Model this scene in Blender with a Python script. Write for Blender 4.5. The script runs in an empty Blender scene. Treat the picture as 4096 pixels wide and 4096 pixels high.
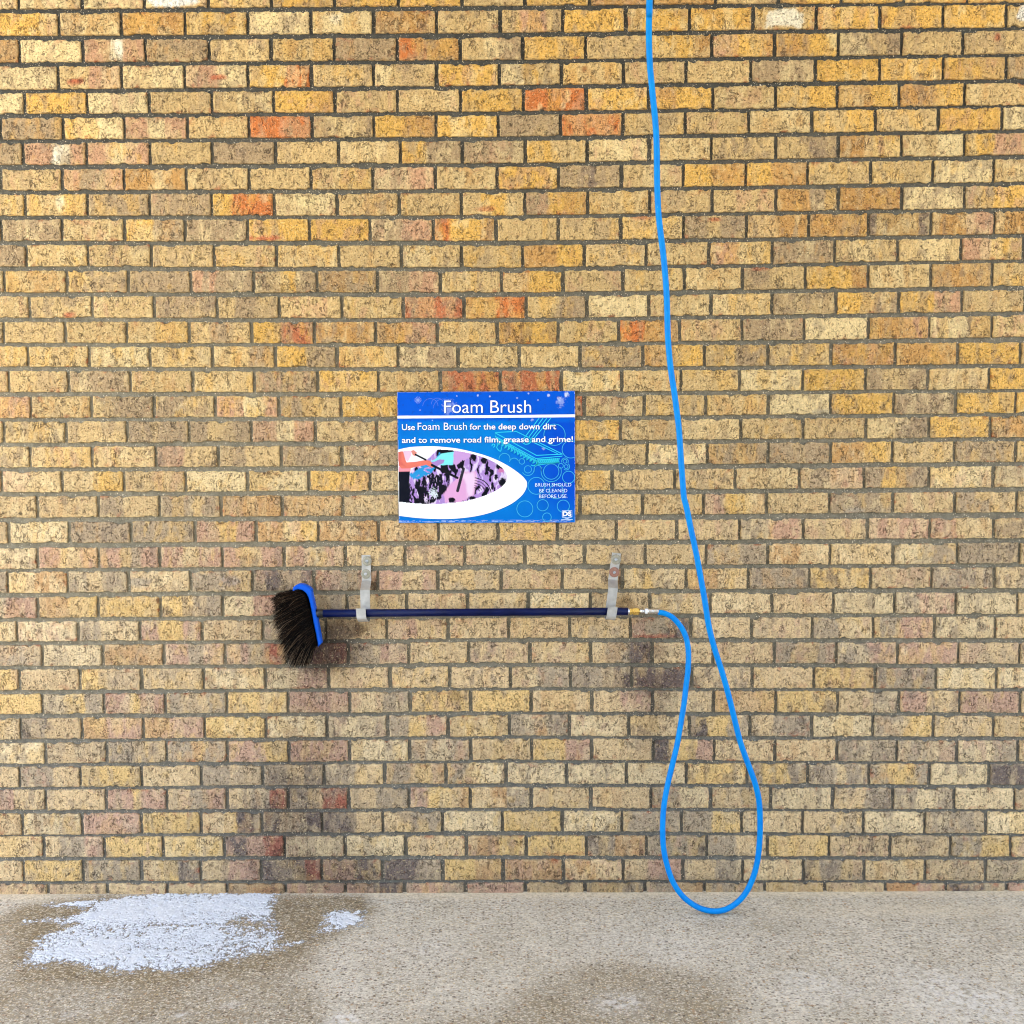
import bpy, bmesh, math, random
import numpy as np
from mathutils import Vector, Matrix

random.seed(7)
RNG = np.random.default_rng(11)
sc = bpy.context.scene
COL = sc.collection

# ------------------------------------------------------------------ camera
F = 4096.0                 # focal length in photograph pixels (photograph is 4096 wide)
D = 3.521                  # camera to wall
TILT, YAW, ROLL = -0.05400, 0.004244, -0.00514


def cam_axes(t, y, r):
    ct, st, cy, sy, cr, sr = math.cos(t), math.sin(t), math.cos(y), math.sin(y), math.cos(r), math.sin(r)
    M = np.array([[cy, -sy, 0], [sy, cy, 0], [0, 0, 1]]) @ np.array([[1, 0, 0], [0, ct, -st], [0, st, ct]])
    ri, fw, up = M[:, 0], M[:, 1], M[:, 2]
    return cr * ri + sr * up, -sr * ri + cr * up, fw


RI, UP, FW = cam_axes(TILT, YAW, ROLL)


def ray(px, py):
    px = np.asarray(px, float); py = np.asarray(py, float)
    return (FW[:, None] + RI[:, None] * ((px.ravel() - 2048) / F) - UP[:, None] * ((py.ravel() - 2048) / F)).T


_d = ray(2048, 3571)[0]
CAM = np.array([0.0, -D, -_d[2] / _d[1] * D])       # wall foot is z = 0


def at(px, py, y=0.0):
    """point of the photograph on the vertical plane at distance y from the wall -> x, z"""
    d = ray(px, py); t = (y - CAM[1]) / d[:, 1]
    return CAM[0] + d[:, 0] * t, CAM[2] + d[:, 2] * t


def at1(px, py, y=0.0):
    x, z = at(px, py, y)
    return Vector((x[0], y, z[0]))


def ground_at(px, py):
    d = ray(px, py); t = -CAM[2] / d[:, 2]
    return CAM[0] + d[:, 0] * t, CAM[1] + d[:, 1] * t


cam = bpy.data.cameras.new("camera")
co = bpy.data.objects.new("camera", cam); COL.objects.link(co)
cam.sensor_width = 36.0; cam.lens = 36.0; cam.clip_start = 0.05; cam.clip_end = 1500
mw = Matrix.Identity(4)
for i in range(3):
    mw[i][0], mw[i][1], mw[i][2], mw[i][3] = RI[i], UP[i], -FW[i], CAM[i]
co.matrix_world = mw
sc.camera = co

# ------------------------------------------------------------------ light
SUN_EL, SUN_AZ = math.radians(50), math.radians(184)     # azimuth from +Y, clockwise: behind the photographer, over the bay's far wall
w = bpy.data.worlds.new("World"); sc.world = w; w.use_nodes = True
wn = w.node_tree.nodes; wl = w.node_tree.links
bg = wn["Background"]
sky = wn.new("ShaderNodeTexSky"); sky.sky_type = 'NISHITA'; sky.sun_disc = False
sky.sun_elevation = SUN_EL; sky.sun_rotation = SUN_AZ
sky.air_density = 1.0; sky.dust_density = 1.5; sky.ozone_density = 1.0
wl.new(sky.outputs[0], bg.inputs[0]); bg.inputs[1].default_value = 0.15
sun = bpy.data.lights.new("sun", 'SUN'); sun.energy = 4.0; sun.angle = math.radians(0.5); sun.color = (1.0, 0.98, 0.95)
so = bpy.data.objects.new("sun", sun); COL.objects.link(so)
to_sun = Vector((math.sin(SUN_AZ) * math.cos(SUN_EL), math.cos(SUN_AZ) * math.cos(SUN_EL), math.sin(SUN_EL)))
so.rotation_euler = to_sun.to_track_quat('Z', 'Y').to_euler()
so.location = (0, -6, 9)

sc.view_settings.view_transform = 'Standard'; sc.view_settings.look = 'None'
sc.view_settings.exposure = 2.62; sc.view_settings.gamma = 1.0
sc.render.engine = 'CYCLES'
sc.cycles.use_denoising = True
try:
    sc.cycles.denoiser = 'OPENIMAGEDENOISE'
    sc.cycles.denoising_input_passes = 'RGB_ALBEDO_NORMAL'
except Exception:
    pass
sc.cycles.pixel_filter_type = 'BLACKMAN_HARRIS'; sc.cycles.filter_width = 1.05
sc.cycles.max_bounces = 8; sc.cycles.diffuse_bounces = 5


# ------------------------------------------------------------------ helpers
def srgb(r, g, b, k=1.0):
    o = []
    for c in (r, g, b):
        c /= 255.0
        o.append(k * (c / 12.92 if c <= 0.04045 else ((c + 0.055) / 1.055) ** 2.4))
    return np.array(o)


def sm(a, b, x):
    t = np.clip((x - a) / (b - a), 0, 1)
    return t * t * (3 - 2 * t)


def hash2(ix, iy, seed):
    h = (ix.astype(np.int64) * 374761393 + iy.astype(np.int64) * 668265263 + seed * 1274126177) & 0x7FFFFFFF
    h = ((h ^ (h >> 13)) * 1274126177) & 0x7FFFFFFF
    h = (h ^ (h >> 16)) & 0x7FFFFFFF
    return (h % 1000003) / 1000003.0


def vnoise(x, y, seed=0):
    ix = np.floor(x); iy = np.floor(y); fx = x - ix; fy = y - iy
    fx = fx * fx * (3 - 2 * fx); fy = fy * fy * (3 - 2 * fy)
    ix = ix.astype(np.int64); iy = iy.astype(np.int64)
    a = hash2(ix, iy, seed); b = hash2(ix + 1, iy, seed); c = hash2(ix, iy + 1, seed); d = hash2(ix + 1, iy + 1, seed)
    return a + (b - a) * fx + (c - a) * fy + (a - b - c + d) * fx * fy


def fbm(x, y, seed=0, oct=4):
    s = np.zeros_like(x, dtype=float); a = 0.5; n = 0
    for k in range(oct):
        s += a * vnoise(x, y, seed + k * 17); n += a; x = x * 2.03; y = y * 2.03; a *= 0.5
    return s / n


def inpoly(px, py, poly):
    px = np.asarray(px, float); py = np.asarray(py, float)
    ins = np.zeros(px.shape, bool); n = len(poly)
    for i in range(n):
        x1, y1 = poly[i]; x2, y2 = poly[(i + 1) % n]
        if y1 == y2:
            continue
        c = ((y1 > py) != (y2 > py)) & (px < (x2 - x1) * (py - y1) / (y2 - y1) + x1)
        ins ^= c
    return ins


def segdist(px, py, x1, y1, x2, y2):
    dx, dy = x2 - x1, y2 - y1
    t = np.clip(((px - x1) * dx + (py - y1) * dy) / (dx * dx + dy * dy + 1e-12), 0, 1)
    return np.hypot(px - x1 - t * dx, py - y1 - t * dy)


def sdf(px, py, poly):
    d = np.full(np.shape(px), 1e9)
    for i in range(len(poly)):
        d = np.minimum(d, segdist(px, py, *poly[i], *poly[(i + 1) % len(poly)]))
    return np.where(inpoly(px, py, poly), d, -d)


def catmull(pts, n=8, closed=False):
    P = [np.array(p, float) for p in pts]; out = []; m = len(P)
    rng = range(m) if closed else range(m - 1)
    for i in rng:
        p1, p2 = P[i], P[(i + 1) % m]
        p0 = P[i - 1] if (closed or i > 0) else 2 * p1 - p2
        p3 = P[(i + 2) % m] if (closed or i + 2 < m) else 2 * p2 - p1
        for k in range(n):
            t = k / n
            out.append(0.5 * (2 * p1 + (p2 - p0) * t + (2 * p0 - 5 * p1 + 4 * p2 - p3) * t * t + (3 * p1 - p0 - 3 * p2 + p3) * t ** 3))
    if not closed:
        out.append(P[-1])
    return out


def tag(o, label=None, cat=None, group=None, kind=None):
    if label: o["label"] = label
    if cat: o["category"] = cat
    if group: o["group"] = group
    if kind: o["kind"] = kind
    return o


def link(name, me, mats=(), parent=None, smooth=False):
    o = bpy.data.objects.new(name, me); COL.objects.link(o)
    for m in mats:
        me.materials.append(m)
    if smooth:
        me.polygons.foreach_set("use_smooth", np.ones(len(me.polygons), bool))
    if parent:
        o.parent = parent
        o.matrix_parent_inverse = Matrix.Translation(-Vector(parent.location))
    return o


def thing(name, label, cat, loc=(0, 0, 0), group=None):
    o = bpy.data.objects.new(name, None); COL.objects.link(o); o.location = loc
    o.empty_display_size = 0.05
    return tag(o, label, cat, group)


def np_mesh(name, verts, quads, mat_idx=None, attrs=None, tris=None):
    me = bpy.data.meshes.new(name)
    verts = np.asarray(verts, np.float32); quads = np.asarray(quads, np.int32).reshape(-1, 4)
    nq = len(quads); nt = 0 if tris is None else len(tris)
    me.vertices.add(len(verts)); me.vertices.foreach_set("co", verts.ravel())
    loops = quads.ravel()
    if nt:
        loops = np.concatenate([loops, np.asarray(tris, np.int32).ravel()])
    me.loops.add(len(loops)); me.loops.foreach_set("vertex_index", loops)
    me.polygons.add(nq + nt)
    starts = np.concatenate([np.arange(nq) * 4, nq * 4 + np.arange(nt) * 3]).astype(np.int32)
    me.polygons.foreach_set("loop_start", starts)
    if mat_idx is not None:
        me.polygons.foreach_set("material_index", np.asarray(mat_idx, np.int32))
    for an, av in (attrs or {}).items():
        av = np.asarray(av, np.float32)
        if av.ndim == 1:
            a = me.attributes.new(an, 'FLOAT', 'POINT'); a.data.foreach_set("value", av)
        else:
            c = np.ones((len(av), 4), np.float32); c[:, :3] = av
            a = me.attributes.new(an, 'FLOAT_COLOR', 'POINT'); a.data.foreach_set("color", c.ravel())
    me.update(); me.validate()
    return me


def grid_quads(nu, nv, base=0):
    i = np.arange(nu - 1)[:, None]; j = np.arange(nv - 1)[None, :]
    a = i * nv + j
    return (np.stack([a, a + nv, a + nv + 1, a + 1], -1).reshape(-1, 4) + base)


def bm_obj(name, bm, mats, parent=None, smooth=False, bevel=0):
    if bevel:
        bmesh.ops.bevel(bm, geom=[e for e in bm.edges if len(e.link_faces) == 2 and e.calc_face_angle(0) > 0.5],
                        offset=bevel, segments=2, affect='EDGES', profile=0.6)
    bmesh.ops.recalc_face_normals(bm, faces=bm.faces)
    me = bpy.data.meshes.new(name); bm.to_mesh(me); bm.free()
    return link(name, me, mats, parent, smooth)


def add_ring_tube(bm, pts, radii, n=16, cap=True, axis_hint=Vector((0, 0, 1))):
    rings = []; m = len(pts)
    prev = None
    for i, p in enumerate(pts):
        p = Vector(p)
        t = (Vector(pts[min(i + 1, m - 1)]) - Vector(pts[max(i - 1, 0)])).normalized()
        if prev is None:
            a = axis_hint.cross(t)
            if a.length < 1e-4: a = Vector((1, 0, 0)).cross(t)
            a.normalize()
        else:
            a = (prev - t * prev.dot(t)).normalized()
        prev = a; b = t.cross(a)
        r = radii[i] if hasattr(radii, '__len__') else radii
        rings.append([bm.verts.new(p + a * (r * math.cos(2 * math.pi * k / n)) + b * (r * math.sin(2 * math.pi * k / n))) for k in range(n)])
    for i in range(m - 1):
        for k in range(n):
            bm.faces.new((rings[i][k], rings[i][(k + 1) % n], rings[i + 1][(k + 1) % n], rings[i + 1][k]))
    if cap:
        bm.faces.new(rings[0][::-1]); bm.faces.new(rings[-1])
    return bm


# ------------------------------------------------------------------ materials
def mat(name):
    m = bpy.data.materials.new(name); m.use_nodes = True
    nt = m.node_tree; b = nt.nodes["Principled BSDF"]
    return m, nt, b


class NB:
    """small node builder"""
    def __init__(s, nt): s.nt = nt
    def n(s, t, **k):
        x = s.nt.nodes.new(t)
        for a, v in k.items(): setattr(x, a, v)
        return x
    def l(s, a, b): s.nt.links.new(a, b)
    def val(s, sock, v):
        if hasattr(v, 'is_linked') or isinstance(v, bpy.types.NodeSocket): s.l(v, sock)
        else: sock.default_value = v
    def math(s, op, a, b=0.0, c=None, clamp=False):
        x = s.n("ShaderNodeMath", operation=op, use_clamp=clamp); s.val(x.inputs[0], a); s.val(x.inputs[1], b)
        if c is not None: s.val(x.inputs[2], c)
        return x.outputs[0]
    def mr(s, v, a, b, c=0.0, d=1.0, smooth=False):
        x = s.n("ShaderNodeMapRange"); x.interpolation_type = 'SMOOTHSTEP' if smooth else 'LINEAR'
        s.val(x.inputs[0], v); s.val(x.inputs[1], a); s.val(x.inputs[2], b); s.val(x.inputs[3], c); s.val(x.inputs[4], d)
        return x.outputs[0]
    def mix(s, f, a, b, mode='MIX'):
        x = s.n("ShaderNodeMix", data_type='RGBA', blend_type=mode)
        s.val(x.inputs[0], f); s.val(x.inputs[6], a); s.val(x.inputs[7], b)
        return x.outputs[2]
    def noise(s, vec, scale, detail=3, rough=0.55, dist=0.0):
        x = s.n("ShaderNodeTexNoise"); s.val(x.inputs["Vector"], vec)
        x.inputs["Scale"].default_value = scale; x.inputs["Detail"].default_value = detail
        x.inputs["Roughness"].default_value = rough; x.inputs["Distortion"].default_value = dist
        return x
    def vor(s, vec, scale, feature='F1', rnd=1.0):
        x = s.n("ShaderNodeTexVoronoi", feature=feature); s.val(x.inputs["Vector"], vec)
        x.inputs["Scale"].default_value = scale; x.inputs["Randomness"].default_value = rnd
        return x
    def attr(s, name):
        return s.n("ShaderNodeAttribute", attribute_name=name)
    def map(s, vec, scale=(1, 1, 1), loc=(0, 0, 0)):
        x = s.n("ShaderNodeMapping"); s.val(x.inputs[0], vec); x.inputs[3].default_value = scale; x.inputs[1].default_value = loc
        return x.outputs[0]
    def vadd(s, a, b, op='ADD'):
        x = s.n("ShaderNodeVectorMath", operation=op); s.val(x.inputs[0], a); s.val(x.inputs[1], b)
        return x.outputs[0]
    def bump(s, h, strength, dist, normal=None):
        x = s.n("ShaderNodeBump"); s.val(x.inputs["Height"], h); x.inputs["Strength"].default_value = strength
        x.inputs["Distance"].default_value = dist
        if normal is not None: s.l(normal, x.inputs["Normal"])
        return x.outputs[0]


def c4(c): return (float(c[0]), float(c[1]), float(c[2]), 1.0)


def simple(name, col, rough=0.5, metal=0.0, var=0.15, scale=60, bump=0.0, bscale=300, spec=0.5, coat=0.0):
    m, nt, b = mat(name); q = NB(nt)
    tc = q.n("ShaderNodeTexCoord").outputs["Object"]
    no = q.noise(tc, scale, 4)
    f = q.mr(no.outputs[0], 0.25, 0.75, 1 - var, 1 + var)
    cc = q.mix(1.0, c4(col), f, 'MULTIPLY')
    q.l(cc, b.inputs["Base Color"])
    r = q.mr(no.outputs[0], 0.3, 0.7, max(rough - 0.08, 0.02), min(rough + 0.08, 1))
    q.l(r, b.inputs["Roughness"])
    b.inputs["Metallic"].default_value = metal; b.inputs["Specular IOR Level"].default_value = spec
    b.inputs["Coat Weight"].default_value = coat
    if bump:
        n2 = q.noise(tc, bscale, 3)
        q.l(q.bump(n2.outputs[0], 1.0, bump), b.inputs["Normal"])
    return m


def mat_brick():
    m, nt, b = mat("brick_face"); q = NB(nt)
    obj = q.n("ShaderNodeTexCoord").outputs["Object"]
    col = q.attr("Col").outputs["Color"]; off = q.attr("off").outputs["Color"]
    p = q.vadd(obj, off)                                     # every brick has its own piece of the pattern
    wn_ = q.noise(p, 38, 3); wob = q.vadd(wn_.outputs["Color"], (-0.5, -0.5, -0.5))
    ws = q.n("ShaderNodeVectorMath", operation='SCALE'); q.l(wob, ws.inputs[0]); ws.inputs[3].default_value = 0.022
    pw = q.vadd(p, ws.outputs[0])
    # crackle: short broken fissures, some upright, some along the face, and a finer net in places
    def ridge(vec, scale, wd):
        nn = q.noise(vec, scale, 4, 0.6)
        return q.mr(q.math('ABSOLUTE', q.math('SUBTRACT', nn.outputs[0], 0.5)), wd * .3, wd, 1, 0)
    r1 = ridge(q.map(pw, (1, 1, .42)), 74, .026); r2 = ridge(q.map(pw, (.5, 1, 1.15), (4, 0, 9)), 82, .026)
    v2 = q.vor(q.map(pw, (0.9, 1, 1.3), (2, 2, 2)), 105, 'DISTANCE_TO_EDGE')
    mk = q.noise(p, 30, 2); mb = q.noise(q.vadd(p, (7, 1, 3)), 150, 2)
    m1 = q.mr(mk.outputs[0], 0.50, 0.62, 0, 1); m2 = q.mr(mk.outputs[0], 0.47, 0.34, 0, 1); mbrk = q.mr(mb.outputs[0], 0.46, 0.56, 0, 1)
    k2 = q.mr(v2.outputs["Distance"], 0.02, 0.13, 1, 0)
    cr = q.math('MAXIMUM', q.math('MULTIPLY', r1, m1), q.math('MULTIPLY', r2, q.math('MULTIPLY', q.mr(mb.outputs[0], 0.50, 0.40, 0, 1), q.mr(mk.outputs[0], 0.40, 0.52, 0, 1))))
    cr = q.math('MAXIMUM', q.math('MULTIPLY', cr, 1.0), q.math('MULTIPLY', q.math('MULTIPLY', k2, m2), q.math('MULTIPLY', mbrk, .9)))
    # vertical drag marks of the wire cut
    st = q.noise(q.map(p, (1, 1, 0.13)), 190, 4, 0.6)
    fine = q.noise(p, 420, 5, 0.7)
    mid = q.noise(p, 90, 4, 0.65)
    pit = q.noise(p, 330, 2, 0.5)
    pits = q.mr(pit.outputs[0], 0.31, 0.26, 0, 1)
    lt = q.noise(q.vadd(p, (3.1, 0.0, 7.7)), 280, 2, 0.5)
    lite = q.mr(lt.outputs[0], 0.66, 0.73, 0, 1)
    f = q.math('MULTIPLY', q.mr(fine.outputs[0], 0.25, 0.75, 0.72, 1.30), q.mr(mid.outputs[0], 0.25, 0.75, 0.80, 1.20))
    f = q.math('MULTIPLY', f, q.mr(st.outputs[0], 0.3, 0.7, 0.86, 1.14))
    c = q.mix(1.0, col, f, 'MULTIPLY')
    hue = q.noise(q.vadd(p, (9.0, 2.0, 1.0)), 120, 3, 0.6)
    c = q.mix(q.mr(hue.outputs[0], 0.60, 0.78, 0, 0.5), c, c4(srgb(190, 134, 84, 0.8)))
    c = q.mix(q.mr(hue.outputs[0], 0.42, 0.28, 0, 0.5), c, c4(srgb(232, 206, 150, 0.85)))
    c = q.mix(q.math('MULTIPLY', lite, 0.75), c, c4(srgb(240, 222, 180, 0.9)))
    c = q.mix(q.math('MULTIPLY', pits, 0.7), c, c4(srgb(84, 62, 44)))
    c = q.mix(q.math('MULTIPLY', cr, 0.8), c, c4(srgb(58, 42, 32)))
    q.l(c, b.inputs["Base Color"])
    b.inputs["Roughness"].default_value = 0.85; b.inputs["Specular IOR Level"].default_value = 0.25
    h = q.math('SUBTRACT', q.math('MULTIPLY', mid.outputs[0], 0.9), q.math('MULTIPLY', cr, 0.9))
    h = q.math('SUBTRACT', q.math('ADD', h, q.math('MULTIPLY', fine.outputs[0], 0.35)), q.math('MULTIPLY', pits, 0.5))
    h = q.math('ADD', h, q.math('MULTIPLY', st.outputs[0], 0.35))
    q.l(q.bump(h, 1.0, 0.0045), b.inputs["Normal"])
    return m


def mat_mortar():
    m, nt, b = mat("mortar"); q = NB(nt)
    obj = q.n("ShaderNodeTexCoord").outputs["Object"]
    col = q.attr("Col").outputs["Color"]
    n1 = q.noise(obj, 55, 5, 0.65); n2 = q.noise(obj, 420, 4, 0.7); n3 = q.noise(obj, 9, 3)
    f = q.math('MULTIPLY', q.mr(n1.outputs[0], 0.25, 0.75, 0.62, 1.38), q.mr(n2.outputs[0], 0.3, 0.7, 0.70, 1.30))
    c = q.mix(1.0, col, f, 'MULTIPLY')
    sp = q.noise(q.vadd(obj, (5, 5, 5)), 240, 1, 0.4)
    c = q.mix(q.mr(sp.outputs[0], 0.68, 0.74, 0, 0.85), c, c4(srgb(226, 212, 184)))
    c = q.mix(q.mr(sp.outputs[0], 0.27, 0.22, 0, 0.6), c, c4(srgb(40, 34, 28)))
    q.l(c, b.inputs["Base Color"]); b.inputs["Roughness"].default_value = 0.95; b.inputs["Specular IOR Level"].default_value = 0.2
    h = q.math('ADD', n1.outputs[0], q.math('MULTIPLY', n2.outputs[0], 0.5))
    q.l(q.bump(h, 1.0, 0.003), b.inputs["Normal"])
    return m


def mat_ground():
    m, nt, b = mat("exposed_aggregate_concrete"); q = NB(nt)
    obj = q.n("ShaderNodeTexCoord").outputs["Object"]
    wet = q.attr("wet").outputs["Fac"]; st = q.attr("stain").outputs["Fac"]; pale = q.attr("pale").outputs["Fac"]  # wet also carries the shade painted beside the hose
    agg = q.math('SUBTRACT', 1.0, q.math('MULTIPLY', pale, 0.75))      # smooth cement skin by the wall hides the stones
    n1 = q.noise(obj, 5, 5, 0.65); n2 = q.noise(obj, 45, 4, 0.65); n3 = q.noise(obj, 125, 6, 0.8)
    wn_ = q.noise(obj, 160, 2); wob = q.vadd(wn_.outputs["Color"], (-0.5, -0.5, -0.5))
    ws = q.n("ShaderNodeVectorMath", operation='SCALE'); q.l(wob, ws.inputs[0]); ws.inputs[3].default_value = 0.006
    pw = q.vadd(obj, ws.outputs[0])
    v1 = q.vor(q.map(pw, (1, 1, 0)), 95); v2 = q.vor(q.map(pw, (1, 1, 0), (3, 7, 0)), 150); v3 = q.vor(q.map(pw, (1, 1, 0), (1, 9, 0)), 60)
    def sel(v, lo, hi):
        s = q.n("ShaderNodeSeparateColor"); q.l(v.outputs["Color"], s.inputs[0])
        return q.mr(s.outputs[0], lo, hi, 0, 1), s
    s1, c1 = sel(v1, 0.62, 0.64); s2, c2 = sel(v2, 0.56, 0.60); s3, c3 = sel(v3, 0.80, 0.81)
    in1 = q.mr(v1.outputs["Distance"], 0.42, 0.30, 0, 1); in2 = q.mr(v2.outputs["Distance"], 0.5, 0.3, 0, 1); in3 = q.mr(v3.outputs["Distance"], 0.34, 0.22, 0, 1)
    dry = q.mix(q.mr(n1.outputs[0], 0.3, 0.7), c4(srgb(178, 167, 146)), c4(srgb(205, 195, 177)))
    damp = q.mix(q.mr(n1.outputs[0], 0.3, 0.7), c4(srgb(122, 106, 78)), c4(srgb(146, 130, 102)))
    nw = q.math('ADD', wet, q.mr(n1.outputs[0], 0.2, 0.8, -0.36, 0.36)); nw = q.math('ADD', nw, q.mr(n2.outputs[0], 0.2, 0.8, -0.22, 0.22))
    wf = q.math('MULTIPLY', q.mr(nw, 0.12, 0.95, 0, 1, True), q.mr(wet, 0.0, 0.08, 0, 1))
    base = q.mix(wf, dry, damp)
    base = q.mix(q.math('MULTIPLY', pale, 0.8), base, c4(srgb(216, 200, 170)))
    f = q.math('MULTIPLY', q.mr(n3.outputs[0], 0.30, 0.70, 0.68, 1.32), q.mr(n2.outputs[0], 0.25, 0.75, 0.74, 1.26))
    base = q.mix(1.0, base, f, 'MULTIPLY')
    # stones: dark, light, rusty
    dk = q.mix(c1.outputs[2], c4(srgb(72, 58, 46)), c4(srgb(132, 104, 78)))
    base = q.mix(q.math('MULTIPLY', q.math('MULTIPLY', s1, in1), q.math('MULTIPLY', agg, 0.75)), base, dk)
    lt = q.mix(c2.outputs[2], c4(srgb(226, 214, 190)), c4(srgb(196, 172, 128)))
    base = q.mix(q.math('MULTIPLY', q.math('MULTIPLY', s2, in2), q.math('MULTIPLY', agg, 0.85)), base, lt)
    big = q.mix(c3.outputs[2], c4(srgb(84, 74, 66)), c4(srgb(176, 140, 100)))
    base = q.mix(q.math('MULTIPLY', q.math('MULTIPLY', s3, in3), q.math('MULTIPLY', agg, 0.8)), base, big)
    v4 = q.vor(q.map(pw, (.7, 1, 0), (8, 2, 0)), 240); s4, c4_ = sel(v4, 0.72, 0.78)
    base = q.mix(q.math('MULTIPLY', s4, q.math('MULTIPLY', agg, 0.42)), base, c4(srgb(236, 228, 210)))
    v5 = q.vor(q.map(pw, (.7, 1, 0), (1, 5, 0)), 200); s5, c5_ = sel(v5, 0.76, 0.80)
    base = q.mix(q.math('MULTIPLY', s5, q.math('MULTIPLY', agg, 0.34)), base, c4(srgb(92, 78, 60)))
    base = q.mix(q.math('MULTIPLY', st, q.mr(n2.outputs[0], 0.42, 0.6, 0, 0.8)), base, c4(srgb(226, 222, 216)))
    q.l(base, b.inputs["Base Color"])
    q.l(q.mr(wf, 0, 1, 0.9, 0.5), b.inputs["Roughness"]); b.inputs["Specular IOR Level"].default_value = 0.35
    h = q.math('ADD', q.math('MULTIPLY', n3.outputs[0], 0.6), q.math('MULTIPLY', q.math('MULTIPLY', in2, s2), 0.5))
    h = q.math('ADD', h, q.math('MULTIPLY', q.math('MULTIPLY', in1, s1), 0.6)); h = q.math('ADD', h, n2.outputs[0])
    q.l(q.bump(h, 1.0, 0.0022), b.inputs["Normal"])
    return m


def mat_foam():
    m, nt, b = mat("soap_foam"); q = NB(nt)
    obj = q.n("ShaderNodeTexCoord").outputs["Object"]
    n = q.noise(obj, 60, 4, 0.6); v = q.vor(obj, 520)
    c = q.mix(q.mr(n.outputs[0], 0.3, 0.7), c4((0.60, 0.63, 0.68)), c4((0.80, 0.82, 0.84)))
    q.l(c, b.inputs["Base Color"]); b.inputs["Roughness"].default_value = 0.55
    b.inputs["Specular IOR Level"].default_value = 0.35
    tk = q.attr("thick").outputs["Fac"]; n9 = q.noise(obj, 260, 3, .6)
    q.l(q.mr(q.math('ADD', tk, q.mr(n9.outputs[0], .3, .7, -.10, .10)), -.02, .22, .30, 1.0, True), b.inputs["Alpha"])     # thin film lets the wet ground through
    h = q.math('ADD', q.math('MULTIPLY', v.outputs["Distance"], -0.6), n.outputs[0])
    q.l(q.bump(h, 1.0, 0.0018), b.inputs["Normal"])
    return m


def mat_attr(name, rough=0.4, spec=0.5, coat=0.0, bump=0.0):
    m, nt, b = mat(name); q = NB(nt)
    q.l(q.attr("Col").outputs["Color"], b.inputs["Base Color"])
    b.inputs["Roughness"].default_value = rough; b.inputs["Specular IOR Level"].default_value = spec
    b.inputs["Coat Weight"].default_value = coat
    obj = q.n("ShaderNodeTexCoord").outputs["Object"]
    n = q.noise(obj, 40, 3); q.l(q.mr(n.outputs[0], 0.3, 0.7, max(rough - 0.06, 0.05), rough + 0.06), b.inputs["Roughness"])
    return m


M_BRICK, M_MORTAR, M_GROUND, M_FOAM = mat_brick(), mat_mortar(), mat_ground(), mat_foam()
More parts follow.
